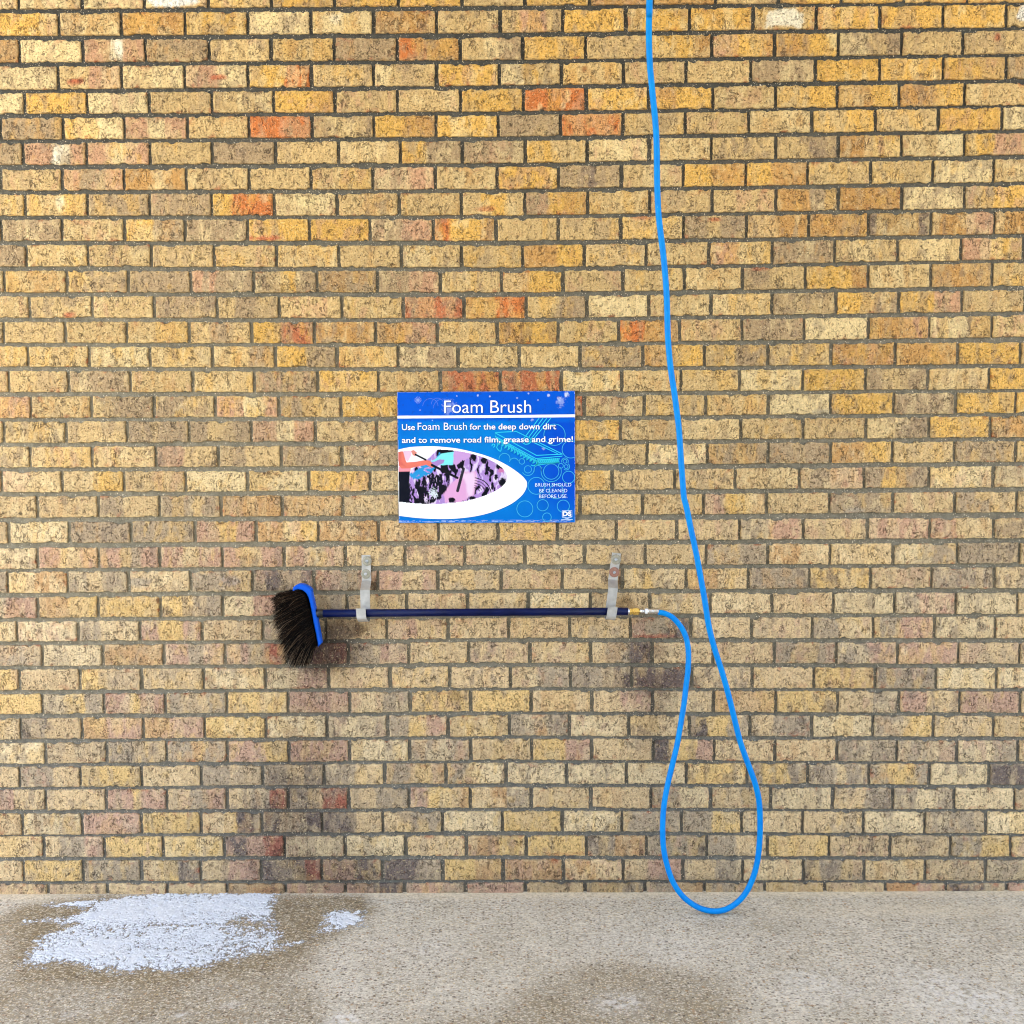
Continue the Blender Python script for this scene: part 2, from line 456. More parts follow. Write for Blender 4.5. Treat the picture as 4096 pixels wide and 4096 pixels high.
# ------------------------------------------------------------------ ground
def make_ground():
    xs = np.concatenate([[-400, -120, -40, -14, -7, -4.5, -3.2], np.arange(-2.5, 2.5001, 0.0125), [3.2, 4.5, 7, 14, 40, 120, 400]])
    ys = np.concatenate([[-400, -120, -40, -14, -8, -5.5, -4, -3, -2.4], np.arange(-2.0, 0.0201, 0.0125), [0.3, 2, 10, 40, 120, 400]])
    X, Y = np.meshgrid(xs, ys, indexing='ij')
    x, y = X.ravel(), Y.ravel()

    def gp(pts):
        a, b = ground_at([p[0] for p in pts], [p[1] for p in pts]); return list(zip(a, b))
    w1 = gp([(-1500, 3650), (0, 3640), (170, 3592), (430, 3573), (1470, 3573), (1545, 3640), (1480, 3710), (1330, 3790), (1260, 3900), (1350, 4010), (1420, 4300), (-1500, 4300)])
    w2 = gp([(2150, 3880), (2480, 3830), (2930, 3890), (3010, 4010), (3030, 4300), (1400, 4300), (1500, 4080), (1950, 4030)])
    core = gp([(60, 3620), (430, 3573), (1450, 3573), (1500, 3640), (1330, 3740), (1100, 3860), (700, 3940), (100, 3920)])
    wet = 0.62 * sm(-0.06, 0.10, sdf(x, y, w1)) + 0.42 * sm(-0.05, 0.06, sdf(x, y, core))
    wet = np.maximum(wet, 0.62 * sm(-0.07, 0.10, sdf(x, y, w2)))
    for (px, py, r, a) in [(3080, 3700, 0.10, 0.45), (3700, 3610, 0.12, 0.35), (2350, 3780, 0.08, 0.25), (2250, 3620, 0.12, 0.3)]:  # first blob paints in the shade beside the hose loop
        gx, gy = ground_at([px], [py]); wet += a * np.exp(-(((x - gx) / (1.6 * r)) ** 2 + ((y - gy) / r) ** 2))
    pale = 0.9 * sm(-0.075, -0.01, y + 0.02 * (fbm(x * 9, y * 9, 5) - .5)) * (1 - sm(-0.03, 0.03, sdf(x, y, w1)))
    gx, gy = ground_at([120], [3590]); pale = np.maximum(pale, 0.9 * np.exp(-(((x - gx) / 0.16) ** 2 + ((y - gy) / 0.03) ** 2)))
    gx, gy = ground_at([3700], [3640]); pale = np.maximum(pale, 0.55 * np.exp(-(((x - gx) / 0.5) ** 2 + ((y - gy) / 0.06) ** 2)))
    pale = np.where(y > 0.01, 0, pale)
    st = np.zeros_like(x)
    for (px, py, r, a) in [(722, 4062, .018, 1), (925, 4020, .02, .8), (1360, 4085, .03, .9), (2480, 4010, .06, .9), (1385, 4080, .03, .8), (1360, 4060, .02, .5), (285, 4060, .02, .6),
                           (3210, 3900, .07, .4), (3330, 3960, .09, .45), (3850, 3980, .12, .5), (3700, 3900, .10, .4), (4000, 4050, .15, .5), (2420, 3760, .08, .3), (1650, 3800, .1, .3), (2700, 3800, .1, .35)]:
        gx, gy = ground_at([px], [py]); st += a * np.exp(-(((x - gx) / (1.3 * r)) ** 2 + ((y - gy) / (.8 * r)) ** 2))
    z = 0.0012 * (fbm(x * 20, y * 20, 3) - 0.5) * (np.abs(x) < 2.6) * (y > -2.1) * (y < 0.03)
    me = np_mesh("ground", np.stack([x, y, z], 1), grid_quads(len(xs), len(ys)), attrs={"wet": wet, "stain": np.clip(st, 0, 1), "pale": pale})  # wet also holds the shade painted beside the hose
    tag(link("ground", me, [M_GROUND], smooth=True), kind="structure")


make_ground()

# ------------------------------------------------------------------ the bay round the wall: ceiling and the wall behind the photographer
def box(bm, x0, x1, y0, y1, z0, z1):
    r = bmesh.ops.create_cube(bm, size=1.0)
    for v in r['verts']:
        v.co = Vector(((x0 + x1) / 2 + v.co.x * (x1 - x0), (y0 + y1) / 2 + v.co.y * (y1 - y0), (z0 + z1) / 2 + v.co.z * (z1 - z0)))
    return r['verts']


BAY_L, BAY_R = 3.25, 4.6
bm = bmesh.new(); box(bm, -BAY_L, BAY_R, -6.2, 0.25, 4.22, 4.45)
tag(bm_obj("ceiling", bm, [simple("ceiling_paint", (0.74, 0.75, 0.76), 0.7)]), kind="structure")
bm = bmesh.new(); box(bm, -BAY_L, BAY_R, -6.2, -6.0, -0.05, 4.215)
tag(bm_obj("bay_wall", bm, [simple("bay_wall_block", (0.55, 0.55, 0.54), 0.85, bump=0.004, bscale=20)]), kind="structure")

# ------------------------------------------------------------------ brick wall
PITCH, ROWP = 0.2115, 0.08564
ROWS = [
    (((-65,28),(-72,18),(-80,9)), [70,324,575,831,1083,1337,1593,1848,2100,2359,2611,2863,3115,3367,3619,3871]),
    (((49,136),(40,127),(25,112)), [233,483,739,991,1243,1493,1746,2000,2252,2504,2758,3013,3266,3521,3774,4028]),
    (((156,243),(149,236),(130,219)), [76,328,580,833,1083,1335,1588,1839,2091,2343,2595,2848,3100,3355,3608,3855]),
    (((262,349),(254,337),(236,321)), [230,482,738,991,1244,1493,1745,1997,2245,2495,2745,3003,3263,3520,3774,4028]),
    (((367,449),(355,442),(339,425)), [96,346,594,846,1093,1339,1589,1841,2094,2346,2596,2853,3102,3350,3598,3859]),
    (((467,551),(460,543),(439,525)), [249,495,749,994,1246,1495,1743,1993,2243,2493,2741,2995,3249,3503,3755,4009]),
    (((569,654),(562,649),(542,628)), [88,343,598,846,1100,1353,1600,1849,2100,2350,2598,2847,3104,3355,3607,3859]),
    (((674,757),(667,754),(646,734)), [1,246,495,743,995,1243,1491,1741,1988,2234,2486,2734,2984,3232,3484,3734,3977]),
    (((775,860),(770,859),(751,839)), [98,348,596,846,1096,1348,1596,1846,2100,2350,2600,2850,3105,3355,3608,3859]),
    (((877,962),(875,962),(855,943)), [2,246,495,739,989,1236,1480,1732,1983,2234,2484,2734,2986,3236,3475,3725,3979]),
    (((980,1065),(982,1069),(960,1047)), [104,350,604,855,1105,1354,1604,1846,2091,2337,2587,2837,3091,3341,3592,3846]),
    (((1083,1168),(1085,1168),(1062,1151)), [14,264,511,761,1014,1267,1509,1761,2006,2252,2493,2737,2970,3223,3474,3725,3971]),
    (((1186,1270),(1188,1272),(1169,1253)), [116,366,616,867,1116,1366,1612,1857,2104,2348,2595,2845,3089,3345,3597,3850]),
    (((1288,1371),(1288,1373),(1270,1355)), [14,259,505,754,1005,1256,1502,1749,1989,2233,2475,2719,2968,3218,3474,3719,3968]),
    (((1386,1467),(1386,1470),(1374,1459)), [110,355,599,850,1101,1348,1591,1833,2077,2321,2571,2819,3073,3325,3582,3832,4084]),
    (((1484,1567),(1484,1567),(1476,1559)), [33,272,520,770,1018,1270,1513,1761,2002,2245,2486,2724,2958,3213,3464,3713,3958]),
    (((1586,1669),(1586,1665),(1575,1656)), [121,364,614,860,1114,1363,1608,1852,2096,2338,2578,2824,3074,3324,3575,3824,4066]),
    (((1685,1768),(1683,1763),(1671,1753)), [13,262,506,754,1004,1261,1506,1749,1993,2238,2482,2718,2966,3214,3466,3718,3964]),
    (((1785,1867),(1781,1861),(1769,1851)), [118,366,622,872,1123,1367,1609,1855,2101,2346,2589,2830,3075,3323,3571,3819,4064]),
    (((1885,1966),(1883,1962),(1870,1953)), [4,248,493,741,989,1234,1479,1721,1964,2206,2448,2699,2941,3198,3457,3718,3976]),
    (((1984,2067),(1980,2060),(1972,2053)), [147,391,636,884,1128,1371,1609,1846,2084,2321,2571,2814,3068,3318,3573,3821,4068]),
    (((2086,2169),(2082,2162),(2075,2156)), [33,275,523,778,1023,1272,1513,1754,1991,2230,2466,2708,2958,3214,3471,3721,3976]),
    (((2189,2270),(2180,2259),(2175,2256)), [149,393,638,888,1136,1380,1620,1859,2099,2338,2582,2826,3071,3321,3574,3830,4080]),
    (((2285,2367),(2278,2357),(2272,2354)), [29,268,513,761,1009,1256,1511,1752,2004,2249,2491,2744,2995,3238,3484,3727,3979]),
    (((2385,2466),(2373,2453),(2372,2454)), [149,391,640,890,1141,1387,1625,1870,2113,2361,2600,2841,3089,3335,3580,3825,4071]),
    (((2483,2562),(2473,2553),(2470,2553)), [65,310,558,807,1051,1302,1546,1791,2035,2280,2522,2765,3006,3250,3495,3739,3982]),
    (((2578,2660),(2569,2651),(2571,2654)), [167,409,654,899,1146,1393,1635,1875,2120,2363,2609,2852,3098,3347,3591,3835,4079]),
    (((2676,2758),(2668,2750),(2671,2753)), [76,319,565,813,1062,1315,1560,1798,2042,2283,2528,2768,3010,3255,3503,3745,3989]),
    (((2774,2854),(2763,2846),(2766,2850)), [167,415,659,906,1151,1398,1641,1883,2125,2368,2611,2855,3104,3352,3597,3839,4084]),
    (((2871,2953),(2861,2944),(2864,2946)), [81,326,571,817,1062,1307,1549,1792,2037,2278,2515,2758,3000,3249,3493,3734,3976]),
    (((2968,3050),(2957,3040),(2962,3045)), [181,425,665,909,1154,1397,1638,1883,2127,2367,2613,2857,3102,3348,3589,3829,4073]),
    (((3064,3144),(3053,3134),(3057,3138)), [76,319,564,803,1049,1296,1538,1783,2025,2267,2507,2745,2989,3232,3476,3718,3958]),
    (((3158,3238),(3151,3232),(3153,3236)), [181,424,667,907,1152,1395,1635,1881,2124,2363,2604,2843,3084,3332,3573,3817,4058]),
    (((3254,3335),(3247,3325),(3249,3332)), [87,326,563,803,1046,1288,1531,1770,2009,2249,2488,2726,2966,3212,3455,3700,3946]),
    (((3348,3428),(3345,3423),(3345,3426)), [174,417,652,896,1138,1380,1624,1866,2106,2345,2587,2829,3071,3317,3562,3803,4044]),
    (((3444,3524),(3440,3520),(3442,3522)), [93,330,564,803,1045,1286,1531,1770,2012,2254,2493,2733,2971,3214,3458,3702,3945]),
    (((3537,3616),(3533,3613),(3535,3615)), [192,429,668,907,1143,1382,1620,1862,2101,2339,2580,2819,3060,3301,3542,3785,4026]),
]
# what each brick looks like, left to right: t tan, l pale, y yellow, b orange brown, g grey brown, o orange, r red, p pinkish, w whitish, d dark
CODES = """
l l l l t y y y t y b b t by y y y
yyt t b y l l b t tpt y y y t y y y t
b l pwp g t t g ob tlg y t yyb pyb by ltg t t
l tp l pl yyo t ltt y lyt t t t g y y y g
l y l t t yyb t t y o y by t ty by by t
g yl plp t o t yb y g o t t t ty t y l
g pwp plp t g t t yg g yt l t t tg by tl yp
g t pgp b t t t gp t y gdg t yb yb t t l t
t t g g yoo l t t tyt gyb t t t bg b l gy
g g t yg g y y gp oyb t t t gtg b b d bp b
g t t t t t t t t by t t pt g t t pyy
g t t g pg gyg g gp t by t t t gt yyb t b t
pt t t g tgt t t r bo tg l t t g yg yp t
t t t t tgt yr b bp t by t ob t g l bp lg t
t t l t tg yg t g t t g by tg t b b y t
t t g t t g y t r r l t t l y gtg t y
yp t tg gt plp gt y t t r t t t l y g y y
t t t g gtg plp t t t t y t t t t tg y b
t t t pt gt g g t t t t l g g by t g t
t pt ty t l l y t t y y t t t gp gyg l g
t t gt g b b t t t y t t pyb t g t gt t
t l g g pyp by b b t y t t t gp t p pt t
l ptp pgp ptp ptp pgp t t t t t t g bt t lg g t
g tb gtg t g d pgp ptp t t t yt bt g y t g t
gp by y yg lp tg t t t l t t t t l gp l t
l l gtt pyp t gt t pt t t t pgd t t gt gp l t
g l b pgp pgr dr gp t t t tgd t t g gp p t t
y t yt t l lp t t t tg gd d t t y g l l
y gyg pyp gtg y p tg y y t tp t b y tg pt p t
t gt bp bp y l l gyp y gbg l t dyg tg l gy t t
l t gt gbg py p l g t yp t dyp t t g g lg t
t gt y t gt gtg gt gt gl l l l y gyg g gyg l d
pt t pyp tgp tgr gtr tg pyb tbg t t gl tg l tg glg l t
t l p y tyd dgd dt tg l y l g gy t t l g l
t tgp y y dpr l l t by y gb g gt y t t gy t
t y g tyd tp ddr pd dg yb b bt tp tg t g t t g
t t t t b p pd pg p t g gb g t t rp d p
""".strip().split("\n")
PAL = {  # colour of the fired clay high on the wall, low on the wall (part brick tone, part tint of the light painted in)
    't': ((202, 168, 108), (206, 176, 130)), 'l': ((222, 194, 136), (220, 194, 148)), 'y': ((217, 167, 74), (215, 178, 112)),
    'b': ((192, 142, 74), (190, 151, 104)), 'g': ((170, 142, 102), (170, 150, 122)), 'o': ((204, 114, 48), (186, 112, 74)),
    'r': ((190, 108, 64), (166, 96, 74)), 'p': ((194, 146, 106), (188, 150, 124)), 'w': ((238, 224, 190), (236, 224, 198)),
    'd': ((136, 114, 92), (114, 100, 92))}


def mute(c, k=.06): return c * (1 - k) + k * c.mean()


PAL = {k: (mute(srgb(*a, 0.93)), mute(srgb(*b, 0.93))) for k, (a, b) in PAL.items()}
KEYS = "tlybgorpwd"
PT = np.array([PAL[k][0] for k in KEYS]); PB = np.array([PAL[k][1] for k in KEYS])


def wx(px, py): return at(px, py)[0][0]
def wpt(px, py):
    a, b = at(px, py); return a[0], b[0]


# patches on the wall: x, y in the photograph, half width, half height, colour, strength
PATCH = [(3142, 70, 80, 42, (246, 234, 204), .95), (690, 4, 105, 22, (244, 238, 224), 1), (4092, 58, 24, 30, (246, 240, 226), .95), (239, 814, 18, 26, (240, 222, 176), .8),
         (1221, 808, 44, 30, (238, 214, 152), .75), (845, 1422, 60, 40, (224, 196, 142), .6), (1345, 75, 30, 22, (240, 224, 186), .7), (3338, 160, 30, 44, (238, 212, 150), .7),
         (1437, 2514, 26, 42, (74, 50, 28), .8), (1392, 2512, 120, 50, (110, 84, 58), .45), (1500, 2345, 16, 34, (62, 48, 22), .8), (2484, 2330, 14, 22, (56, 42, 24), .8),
         (2500, 2420, 40, 40, (150, 112, 62), .6), (2480, 2290, 16, 30, (128, 70, 52), .5), (1828, 2780, 36, 34, (122, 96, 60), .55), (2640, 2735, 160, 50, (104, 84, 78), .62),
         (2610, 2600, 80, 34, (120, 92, 78), .4), (2610, 2545, 90, 10, (178, 90, 74), .7), (2810, 3400, 16, 18, (80, 74, 70), .7), (2000, 3170, 24, 26, (168, 124, 82), .6),
         (1260, 2640, 90, 40, (112, 92, 84), .35), (3310, 1650, 60, 14, (150, 146, 136), .5), (300, 326, 40, 14, (190, 76, 48), .8), (878, 310, 30, 10, (196, 96, 60), .8),
         (1060, 953, 70, 9, (206, 104, 66), .85), (278, 1260, 20, 16, (196, 96, 66), .8), (2338, 280, 12, 16, (150, 92, 48), .8), (3990, 150, 16, 20, (190, 98, 62), .8),
         (1940, 835, 36, 10, (204, 108, 66), .6), (2860, 880, 24, 8, (190, 80, 50), .7), (3040, 1075, 50, 9, (176, 84, 56), .7), (2565, 870, 40, 10, (176, 84, 56), .6),
         (560, 2330, 46, 24, (150, 146, 140), .5), (920, 2320, 36, 24, (150, 140, 142), .5), (3420, 2050, 60, 30, (186, 178, 160), .5), (1080, 3560, 60, 12, (150, 90, 70), .4)]
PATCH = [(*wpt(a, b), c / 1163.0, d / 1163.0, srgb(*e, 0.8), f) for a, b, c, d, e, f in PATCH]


def dirt(x, z):  # grime and painted brush shade
    """splash grime under the hung brush and where the hose rubs, running down the wall, plus painted shade beside the brush head"""
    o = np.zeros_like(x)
    for (px, py, rx, ry, a) in [(1230, 2900, 170, 420, .26), (1150, 3320, 240, 260, .36), (1320, 3500, 200, 90, .40), (2600, 2760, 110, 280, .24), (2500, 3540, 900, 40, .32), (1335, 2560, 100, 110, .85), (1270, 2650, 120, 50, .35), (2620, 3050, 60, 300, .14), (1000, 2350, 200, 60, .14)]:  # strong blob right of the brush head: grime plus its painted shade
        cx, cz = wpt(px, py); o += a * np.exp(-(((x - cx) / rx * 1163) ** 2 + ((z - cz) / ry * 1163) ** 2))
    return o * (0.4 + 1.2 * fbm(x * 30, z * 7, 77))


def wall_rows():
    out = []
    for k in range(37):
        ys, js = ROWS[k]
        pts_t, pts_b = [], []
        for px, (a, b) in zip((700, 2050, 3396), ys):
            pts_t.append(wpt(px, a)); pts_b.append(wpt(px, b))
        for P in (pts_t, pts_b):
            (x0, z0), (x1, z1), (x2, z2) = P
            P.insert(0, (x0 - 0.6, z0 - 0.6 * (z1 - z0) / (x1 - x0))); P.append((x2 + 0.6, z2 + 0.6 * (z2 - z1) / (x2 - x1)))
        ym = sum(a + b for a, b in ys) / 6
        jx = [wx(j, ym) for j in js]
        n0 = 0
        while jx[0] > -BAY_L: jx.insert(0, jx[0] - PITCH); n0 += 1
        while jx[-1] < BAY_R: jx.append(jx[-1] + PITCH)
        out.append((pts_t, pts_b, jx, CODES[k].split(), n0))
    top_t, top_b, jx, _, _ = out[0]
    k = 1
    while True:                                     # courses above the picture
        dz = k * 0.0862
        if top_t[2][1] + dz > 4.2: break
        out.append(([(x, z + dz) for x, z in top_t], [(x, z + dz) for x, z in top_b], [j + (PITCH / 2 if k % 2 else 0) for j in jx], [], 0)); k += 1
    return out


def make_wall():
    V, Q, C, O, MI = [], [], [], [], []
    base = 0
    rnd = np.random.default_rng(3)
    for pt, pb, jx, codes, n0 in wall_rows():
        tx, tz = np.array(pt).T; bx_, bz = np.array(pb).T
        for i in range(len(jx) - 1):
            x0, x1 = jx[i] + 0.0062 + rnd.uniform(-.001, .0012), jx[i + 1] - 0.0062 + rnd.uniform(-.0012, .001)
            inside = x1 > -1.95 and x0 < 1.95
            nu, nv = (44, 18) if inside else (10, 6)
            ci = i - n0 + 1
            code = codes[ci] if (0 <= ci < len(codes) and inside) else rnd.choice(list("ttttlybgg")) + (rnd.choice(list("ygtp")) if rnd.random() < .4 else "")
            u = np.concatenate([[0, 0, .004], np.linspace(.015, .985, nu - 6), [.996, 1, 1]])
            v = np.concatenate([[0, 0, .01], np.linspace(.035, .965, nv - 6), [.99, 1, 1]])
            U, W = np.meshgrid(u, v, indexing='ij')
            sx, sz = rnd.uniform(0, 500, 2)
            zt = np.interp(x0 + (x1 - x0) * U, tx, tz); zb = np.interp(x0 + (x1 - x0) * U, bx_, bz)
            X = x0 + (x1 - x0) * U; Z = zb + (zt - zb) * W
            X0, Z0 = X, Z
            # worn, mortar-smeared outline
            eu = np.minimum(U, 1 - U) * (x1 - x0); ev = np.minimum(W, 1 - W) * 0.07
            s = (fbm(X0 * 55 + sx, Z0 * 55 + sz, 1, 3) - .5)
            s2 = (fbm(X0 * 170 + sx, Z0 * 170 + sz, 2, 3) - .5)
            chip = sm(.60, .78, fbm(X0 * 34 + sx, Z0 * 20 + sz, 9, 3))
            top_in = (.0055 * s + .0055 * s2 - .006 * chip) * np.exp(-((1 - W) * 0.07) / .006)
            bot_in = (.0036 * s + .0042 * s2 + .0045 * sm(.62, .8, fbm(X0 * 40 + sz, Z0 * 20 + sx, 19, 3))) * np.exp(-(W * 0.07) / .005)
            Z = Z + top_in + bot_in + rnd.uniform(-.0008, .0008) + (U - .5) * rnd.uniform(-.0016, .0016)
            X = X + (.0045 * s + .004 * s2) * (np.exp(-U * (x1 - x0) / .005) + np.exp(-(1 - U) * (x1 - x0) / .005))
            e = np.minimum(eu, ev)
            tilt = rnd.uniform(-.0008, .0008, 2)
            Y = .0022 * np.exp(-e / .0022) + .0030 * (fbm(X0 * 60 + sx, Z0 * 80 + sz, 4, 4) - .5) + tilt[0] * (U - .5) * 2 + tilt[1] * (W - .5) * 2 + rnd.uniform(-.0007, .0007)
            side = np.zeros_like(U, bool); side[[0, -1], :] = True; side[:, [0, -1]] = True
            Y = np.where(side, .0145, Y)
            # clay colours
            n = len(code)
            warp = U + .16 * (fbm(X0 * 14 + sx, Z0 * 14 + sz, 5, 3) - .5) + .05 * (fbm(X0 * 70 + sx, Z0 * 45 + sz, 6, 3) - .5)
            zmid = (zt + zb).mean() / 2
            bl = float(sm(0.75, 1.95, np.array(zmid)))
            pal = PB * (1 - bl) + PT * bl
            cut = [(k + 1) / n + rnd.uniform(-.10, .10) for k in range(n - 1)]
            c = np.broadcast_to(pal[KEYS.index(code[0])], U.shape + (3,)).copy()
            for k in range(n - 1):
                f = sm(cut[k] - .02, cut[k] + .02, warp)[..., None]
                c = c * (1 - f) + pal[KEYS.index(code[k + 1])] * f
            # streaks and clouds of neighbouring tones
            for kk, (lo, hi, a) in enumerate([(.52, .62, .5), (.56, .66, .45), (.60, .68, .5)]):
                sec = pal[KEYS.index("gylpbtd"[rnd.integers(0, 7)] if kk else "lgyt"[rnd.integers(0, 4)])]
                f = (a * sm(lo, hi, fbm(X0 * (26 + 14 * kk) + sx * (kk + 1.3), Z0 * (9 + 8 * kk) + sz, 30 + kk, 4)))[..., None]
                c = c * (1 - f) + sec * f
            f = (.75 * sm(.66, .74, fbm(X0 * 45 + sz, Z0 * 60 + sx, 41, 4)) * np.exp(-e / .010) * (rnd.random() < .55))[..., None]
            c = c * (1 - f) + srgb(176, 82, 52, .75) * f
            f = (.35 * np.exp(-e / .0035) * sm(.35, .65, fbm(X0 * 60 + sx, Z0 * 60 + sz, 43, 3)))[..., None]
            c = c * (1 - f) + pal[1] * 1.05 * f
            if inside:
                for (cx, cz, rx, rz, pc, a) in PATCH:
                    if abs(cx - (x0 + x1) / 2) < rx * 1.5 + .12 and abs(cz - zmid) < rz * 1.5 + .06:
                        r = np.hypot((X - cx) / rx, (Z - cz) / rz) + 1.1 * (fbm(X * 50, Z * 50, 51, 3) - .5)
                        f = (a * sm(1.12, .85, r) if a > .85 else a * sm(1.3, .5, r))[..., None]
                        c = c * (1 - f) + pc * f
                f = np.clip(dirt(X, Z), 0, .8)[..., None]  # grime, and the brush's shade painted into the clay colour
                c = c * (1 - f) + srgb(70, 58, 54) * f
            c = c * rnd.uniform(.92, 1.08)
            V.append(np.stack([X, Y, Z], -1).reshape(-1, 3)); Q.append(grid_quads(nu, nv, base)); MI.append(np.zeros((nu - 1) * (nv - 1)))
            C.append(np.clip(c, .005, .95).reshape(-1, 3)); O.append(np.broadcast_to(rnd.uniform(0, 40, 3), (nu * nv, 3)))
            base += nu * nv
    # mortar bed, raked back behind the brick faces
    xs = np.concatenate([np.arange(-BAY_L, -1.95, .1), np.arange(-1.95, 1.95, .014), np.arange(1.95, BAY_R + .05, .1)]); zs = np.concatenate([np.arange(-.06, 3.3, .014), np.arange(3.3, 4.22, .1)])
    X, Z = np.meshgrid(xs, zs, indexing='ij')
    Y = .0098 + .0022 * (fbm(X * 30, Z * 30, 61, 3) - .5) + .0012 * (fbm(X * 4, Z * 4, 62, 2) - .5)
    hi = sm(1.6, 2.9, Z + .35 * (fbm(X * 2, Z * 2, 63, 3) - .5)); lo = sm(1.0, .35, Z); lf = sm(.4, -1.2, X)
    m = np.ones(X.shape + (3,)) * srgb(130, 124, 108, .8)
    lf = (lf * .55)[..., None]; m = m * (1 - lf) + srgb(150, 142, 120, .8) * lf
    hi = hi[..., None]; m = m * (1 - hi) + srgb(86, 85, 79, .72) * hi  # upper joints darker: shade under the roof put into the colour
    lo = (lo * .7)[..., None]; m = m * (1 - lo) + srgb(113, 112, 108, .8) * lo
    f = np.clip(dirt(X, Z), 0, .8)[..., None]; m = m * (1 - f) + srgb(60, 52, 48) * f  # same grime and painted brush shade on the joints
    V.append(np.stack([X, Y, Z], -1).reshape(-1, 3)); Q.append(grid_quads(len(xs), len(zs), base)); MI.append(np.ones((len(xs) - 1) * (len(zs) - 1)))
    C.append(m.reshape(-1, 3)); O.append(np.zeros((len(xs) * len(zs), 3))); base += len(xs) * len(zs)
    # the wall's body behind
    b = np.array([[x, y, z] for x in (-BAY_L, BAY_R) for y in (.02, .24) for z in (-.06, 4.215)], float)
    q = np.array([[0, 1, 3, 2], [4, 6, 7, 5], [0, 4, 5, 1], [2, 3, 7, 6], [1, 5, 7, 3], [0, 2, 6, 4]]) + base
    V.append(b); Q.append(q); MI.append(np.ones(6)); C.append(np.full((8, 3), .2)); O.append(np.zeros((8, 3)))
    me = np_mesh("brick_wall", np.concatenate(V), np.concatenate(Q), np.concatenate(MI), {"Col": np.concatenate(C), "off": np.concatenate(O)})
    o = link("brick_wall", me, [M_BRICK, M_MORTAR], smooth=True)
    tag(o, "tall wall of rough tan, yellow and reddish bricks with raked grey mortar joints", "brick wall")


make_wall()
# ------------------------------------------------------------------ soap foam on the wet concrete
def make_foam(name, poly, label, seed, base_dens, blobs):
    poly = [(p[0] * 1.4652, 3500 + p[1] * 1.4652) for p in poly]
    gx, gy = ground_at([p[0] for p in poly], [p[1] for p in poly]); poly = list(zip(gx, gy))
    st = 0.0018
    xs = np.arange(gx.min() - .06, gx.max() + .06, st); ys = np.arange(gy.min() - .05, min(gy.max() + .05, -.001), st)
    X, Y = np.meshgrid(xs, ys, indexing='ij')
    d = sdf(X, Y, poly)
    edge = d + .030 * (fbm(X * 26 + seed, Y * 40, 1, 4) - .5) * 2 - .002
    big = fbm(X * 11 + seed, Y * 16 + 3, 2, 4)
    body = np.clip(sm(-.012, .045, edge), 0, 1)
    d0 = np.full(X.shape, base_dens)
    for (zx, zy, rx, ry, am) in blobs:                  # where the suds have thinned or stayed thick
        cx, cy = ground_at([zx * 1.4652], [3500 + zy * 1.4652]); ex, _ = ground_at([(zx + rx) * 1.4652], [3500 + zy * 1.4652]); _, ey = ground_at([zx * 1.4652], [3500 + (zy + ry) * 1.4652])
        d0 = d0 + am * np.exp(-((X - cx) / abs(ex - cx)) ** 2 - ((Y - cy) / abs(ey - cy)) ** 2)
    cover = np.clip(.30 + .75 * d0 + .9 * (big - .5), 0, 1.1) * body
    fine = .5 + 1.7 * (.5 * fbm(X * 100, Y * 140, 3, 3) + .5 * fbm(X * 230, Y * 290, 4, 2) - .5)
    h = .205 + .64 * cover - fine
    h = np.where(body < .03, -1, h)
    lvl = sm(0.0, .35, h)
    Z = np.where(h > 0, .0012 + .0040 * lvl * (.7 + .6 * fbm(X * 30, Y * 30, 6, 3)) * (.4 + .6 * body), -.0005)
    nx, ny = X.shape
    quads = grid_quads(nx, ny)
    keep = (h.ravel()[quads] > 0).any(1)
    quads = quads[keep]
    used = np.unique(quads); re = -np.ones(nx * ny, int); re[used] = np.arange(len(used))
    P = np.stack([X, Y, Z], -1).reshape(-1, 3)[used]
    o = link(name, np_mesh(name, P, re[quads], attrs={"thick": np.clip(h, 0, 1).ravel()[used]}), [M_FOAM], smooth=True)
    return tag(o, label, "foam")


make_foam("soap_foam", [(120, 80), (205, 66), (320, 60), (440, 46), (620, 43), (780, 46), (760, 62), (745, 84), (760, 110), (765, 140), (770, 160), (770, 172), (770, 180),
                        (840, 172), (880, 148), (892, 150), (850, 182), (820, 198), (720, 218), (640, 240), (580, 254), (460, 274), (400, 262), (340, 272), (240, 265), (190, 246), (120, 250), (25, 262), (60, 225), (80, 200), (78, 178), (130, 155), (190, 140),
                        (140, 132), (55, 137), (48, 122), (130, 116), (200, 104), (240, 94), (170, 88)],
          "large ragged patch of white soap suds spread over the wet concrete at the wall foot", 0.0, 0.66,
          [(690, 130, 95, 24, -.80), (720, 215, 130, 30, -.22), (60, 235, 70, 30, -.25), (430, 135, 60, 14, -.40), (330, 90, 250, 32, .22), (620, 66, 150, 22, .30), (250, 195, 120, 34, .15), (420, 235, 160, 26, .12),
           (160, 120, 70, 14, -.15), (300, 150, 60, 10, -.35), (560, 195, 90, 12, -.20), (850, 170, 50, 16, -.25)])
make_foam("soap_foam", [(838, 178), (880, 128), (890, 98), (940, 90), (990, 98), (1002, 122), (985, 146), (930, 152), (870, 176)],
          "small blob of white suds by itself, just beyond the tip of the big foam patch", 5.0, 0.30, [(955, 125, 45, 26, .65)])

# ------------------------------------------------------------------ the printed panel
SC = 780 / 1932.0


def sp(x, y, layer=0):
    """point of the sign's face (its own drawing units) on the wall; print layers lie 0.4 mm apart"""
    x, y = np.asarray(x, float), np.asarray(y, float)
    yy = -.0075 - .0004 * layer
    a, b = at(1560 + x * SC, 1540 + y * SC, yy)
    return np.stack([a, np.full_like(a, yy), b], -1)


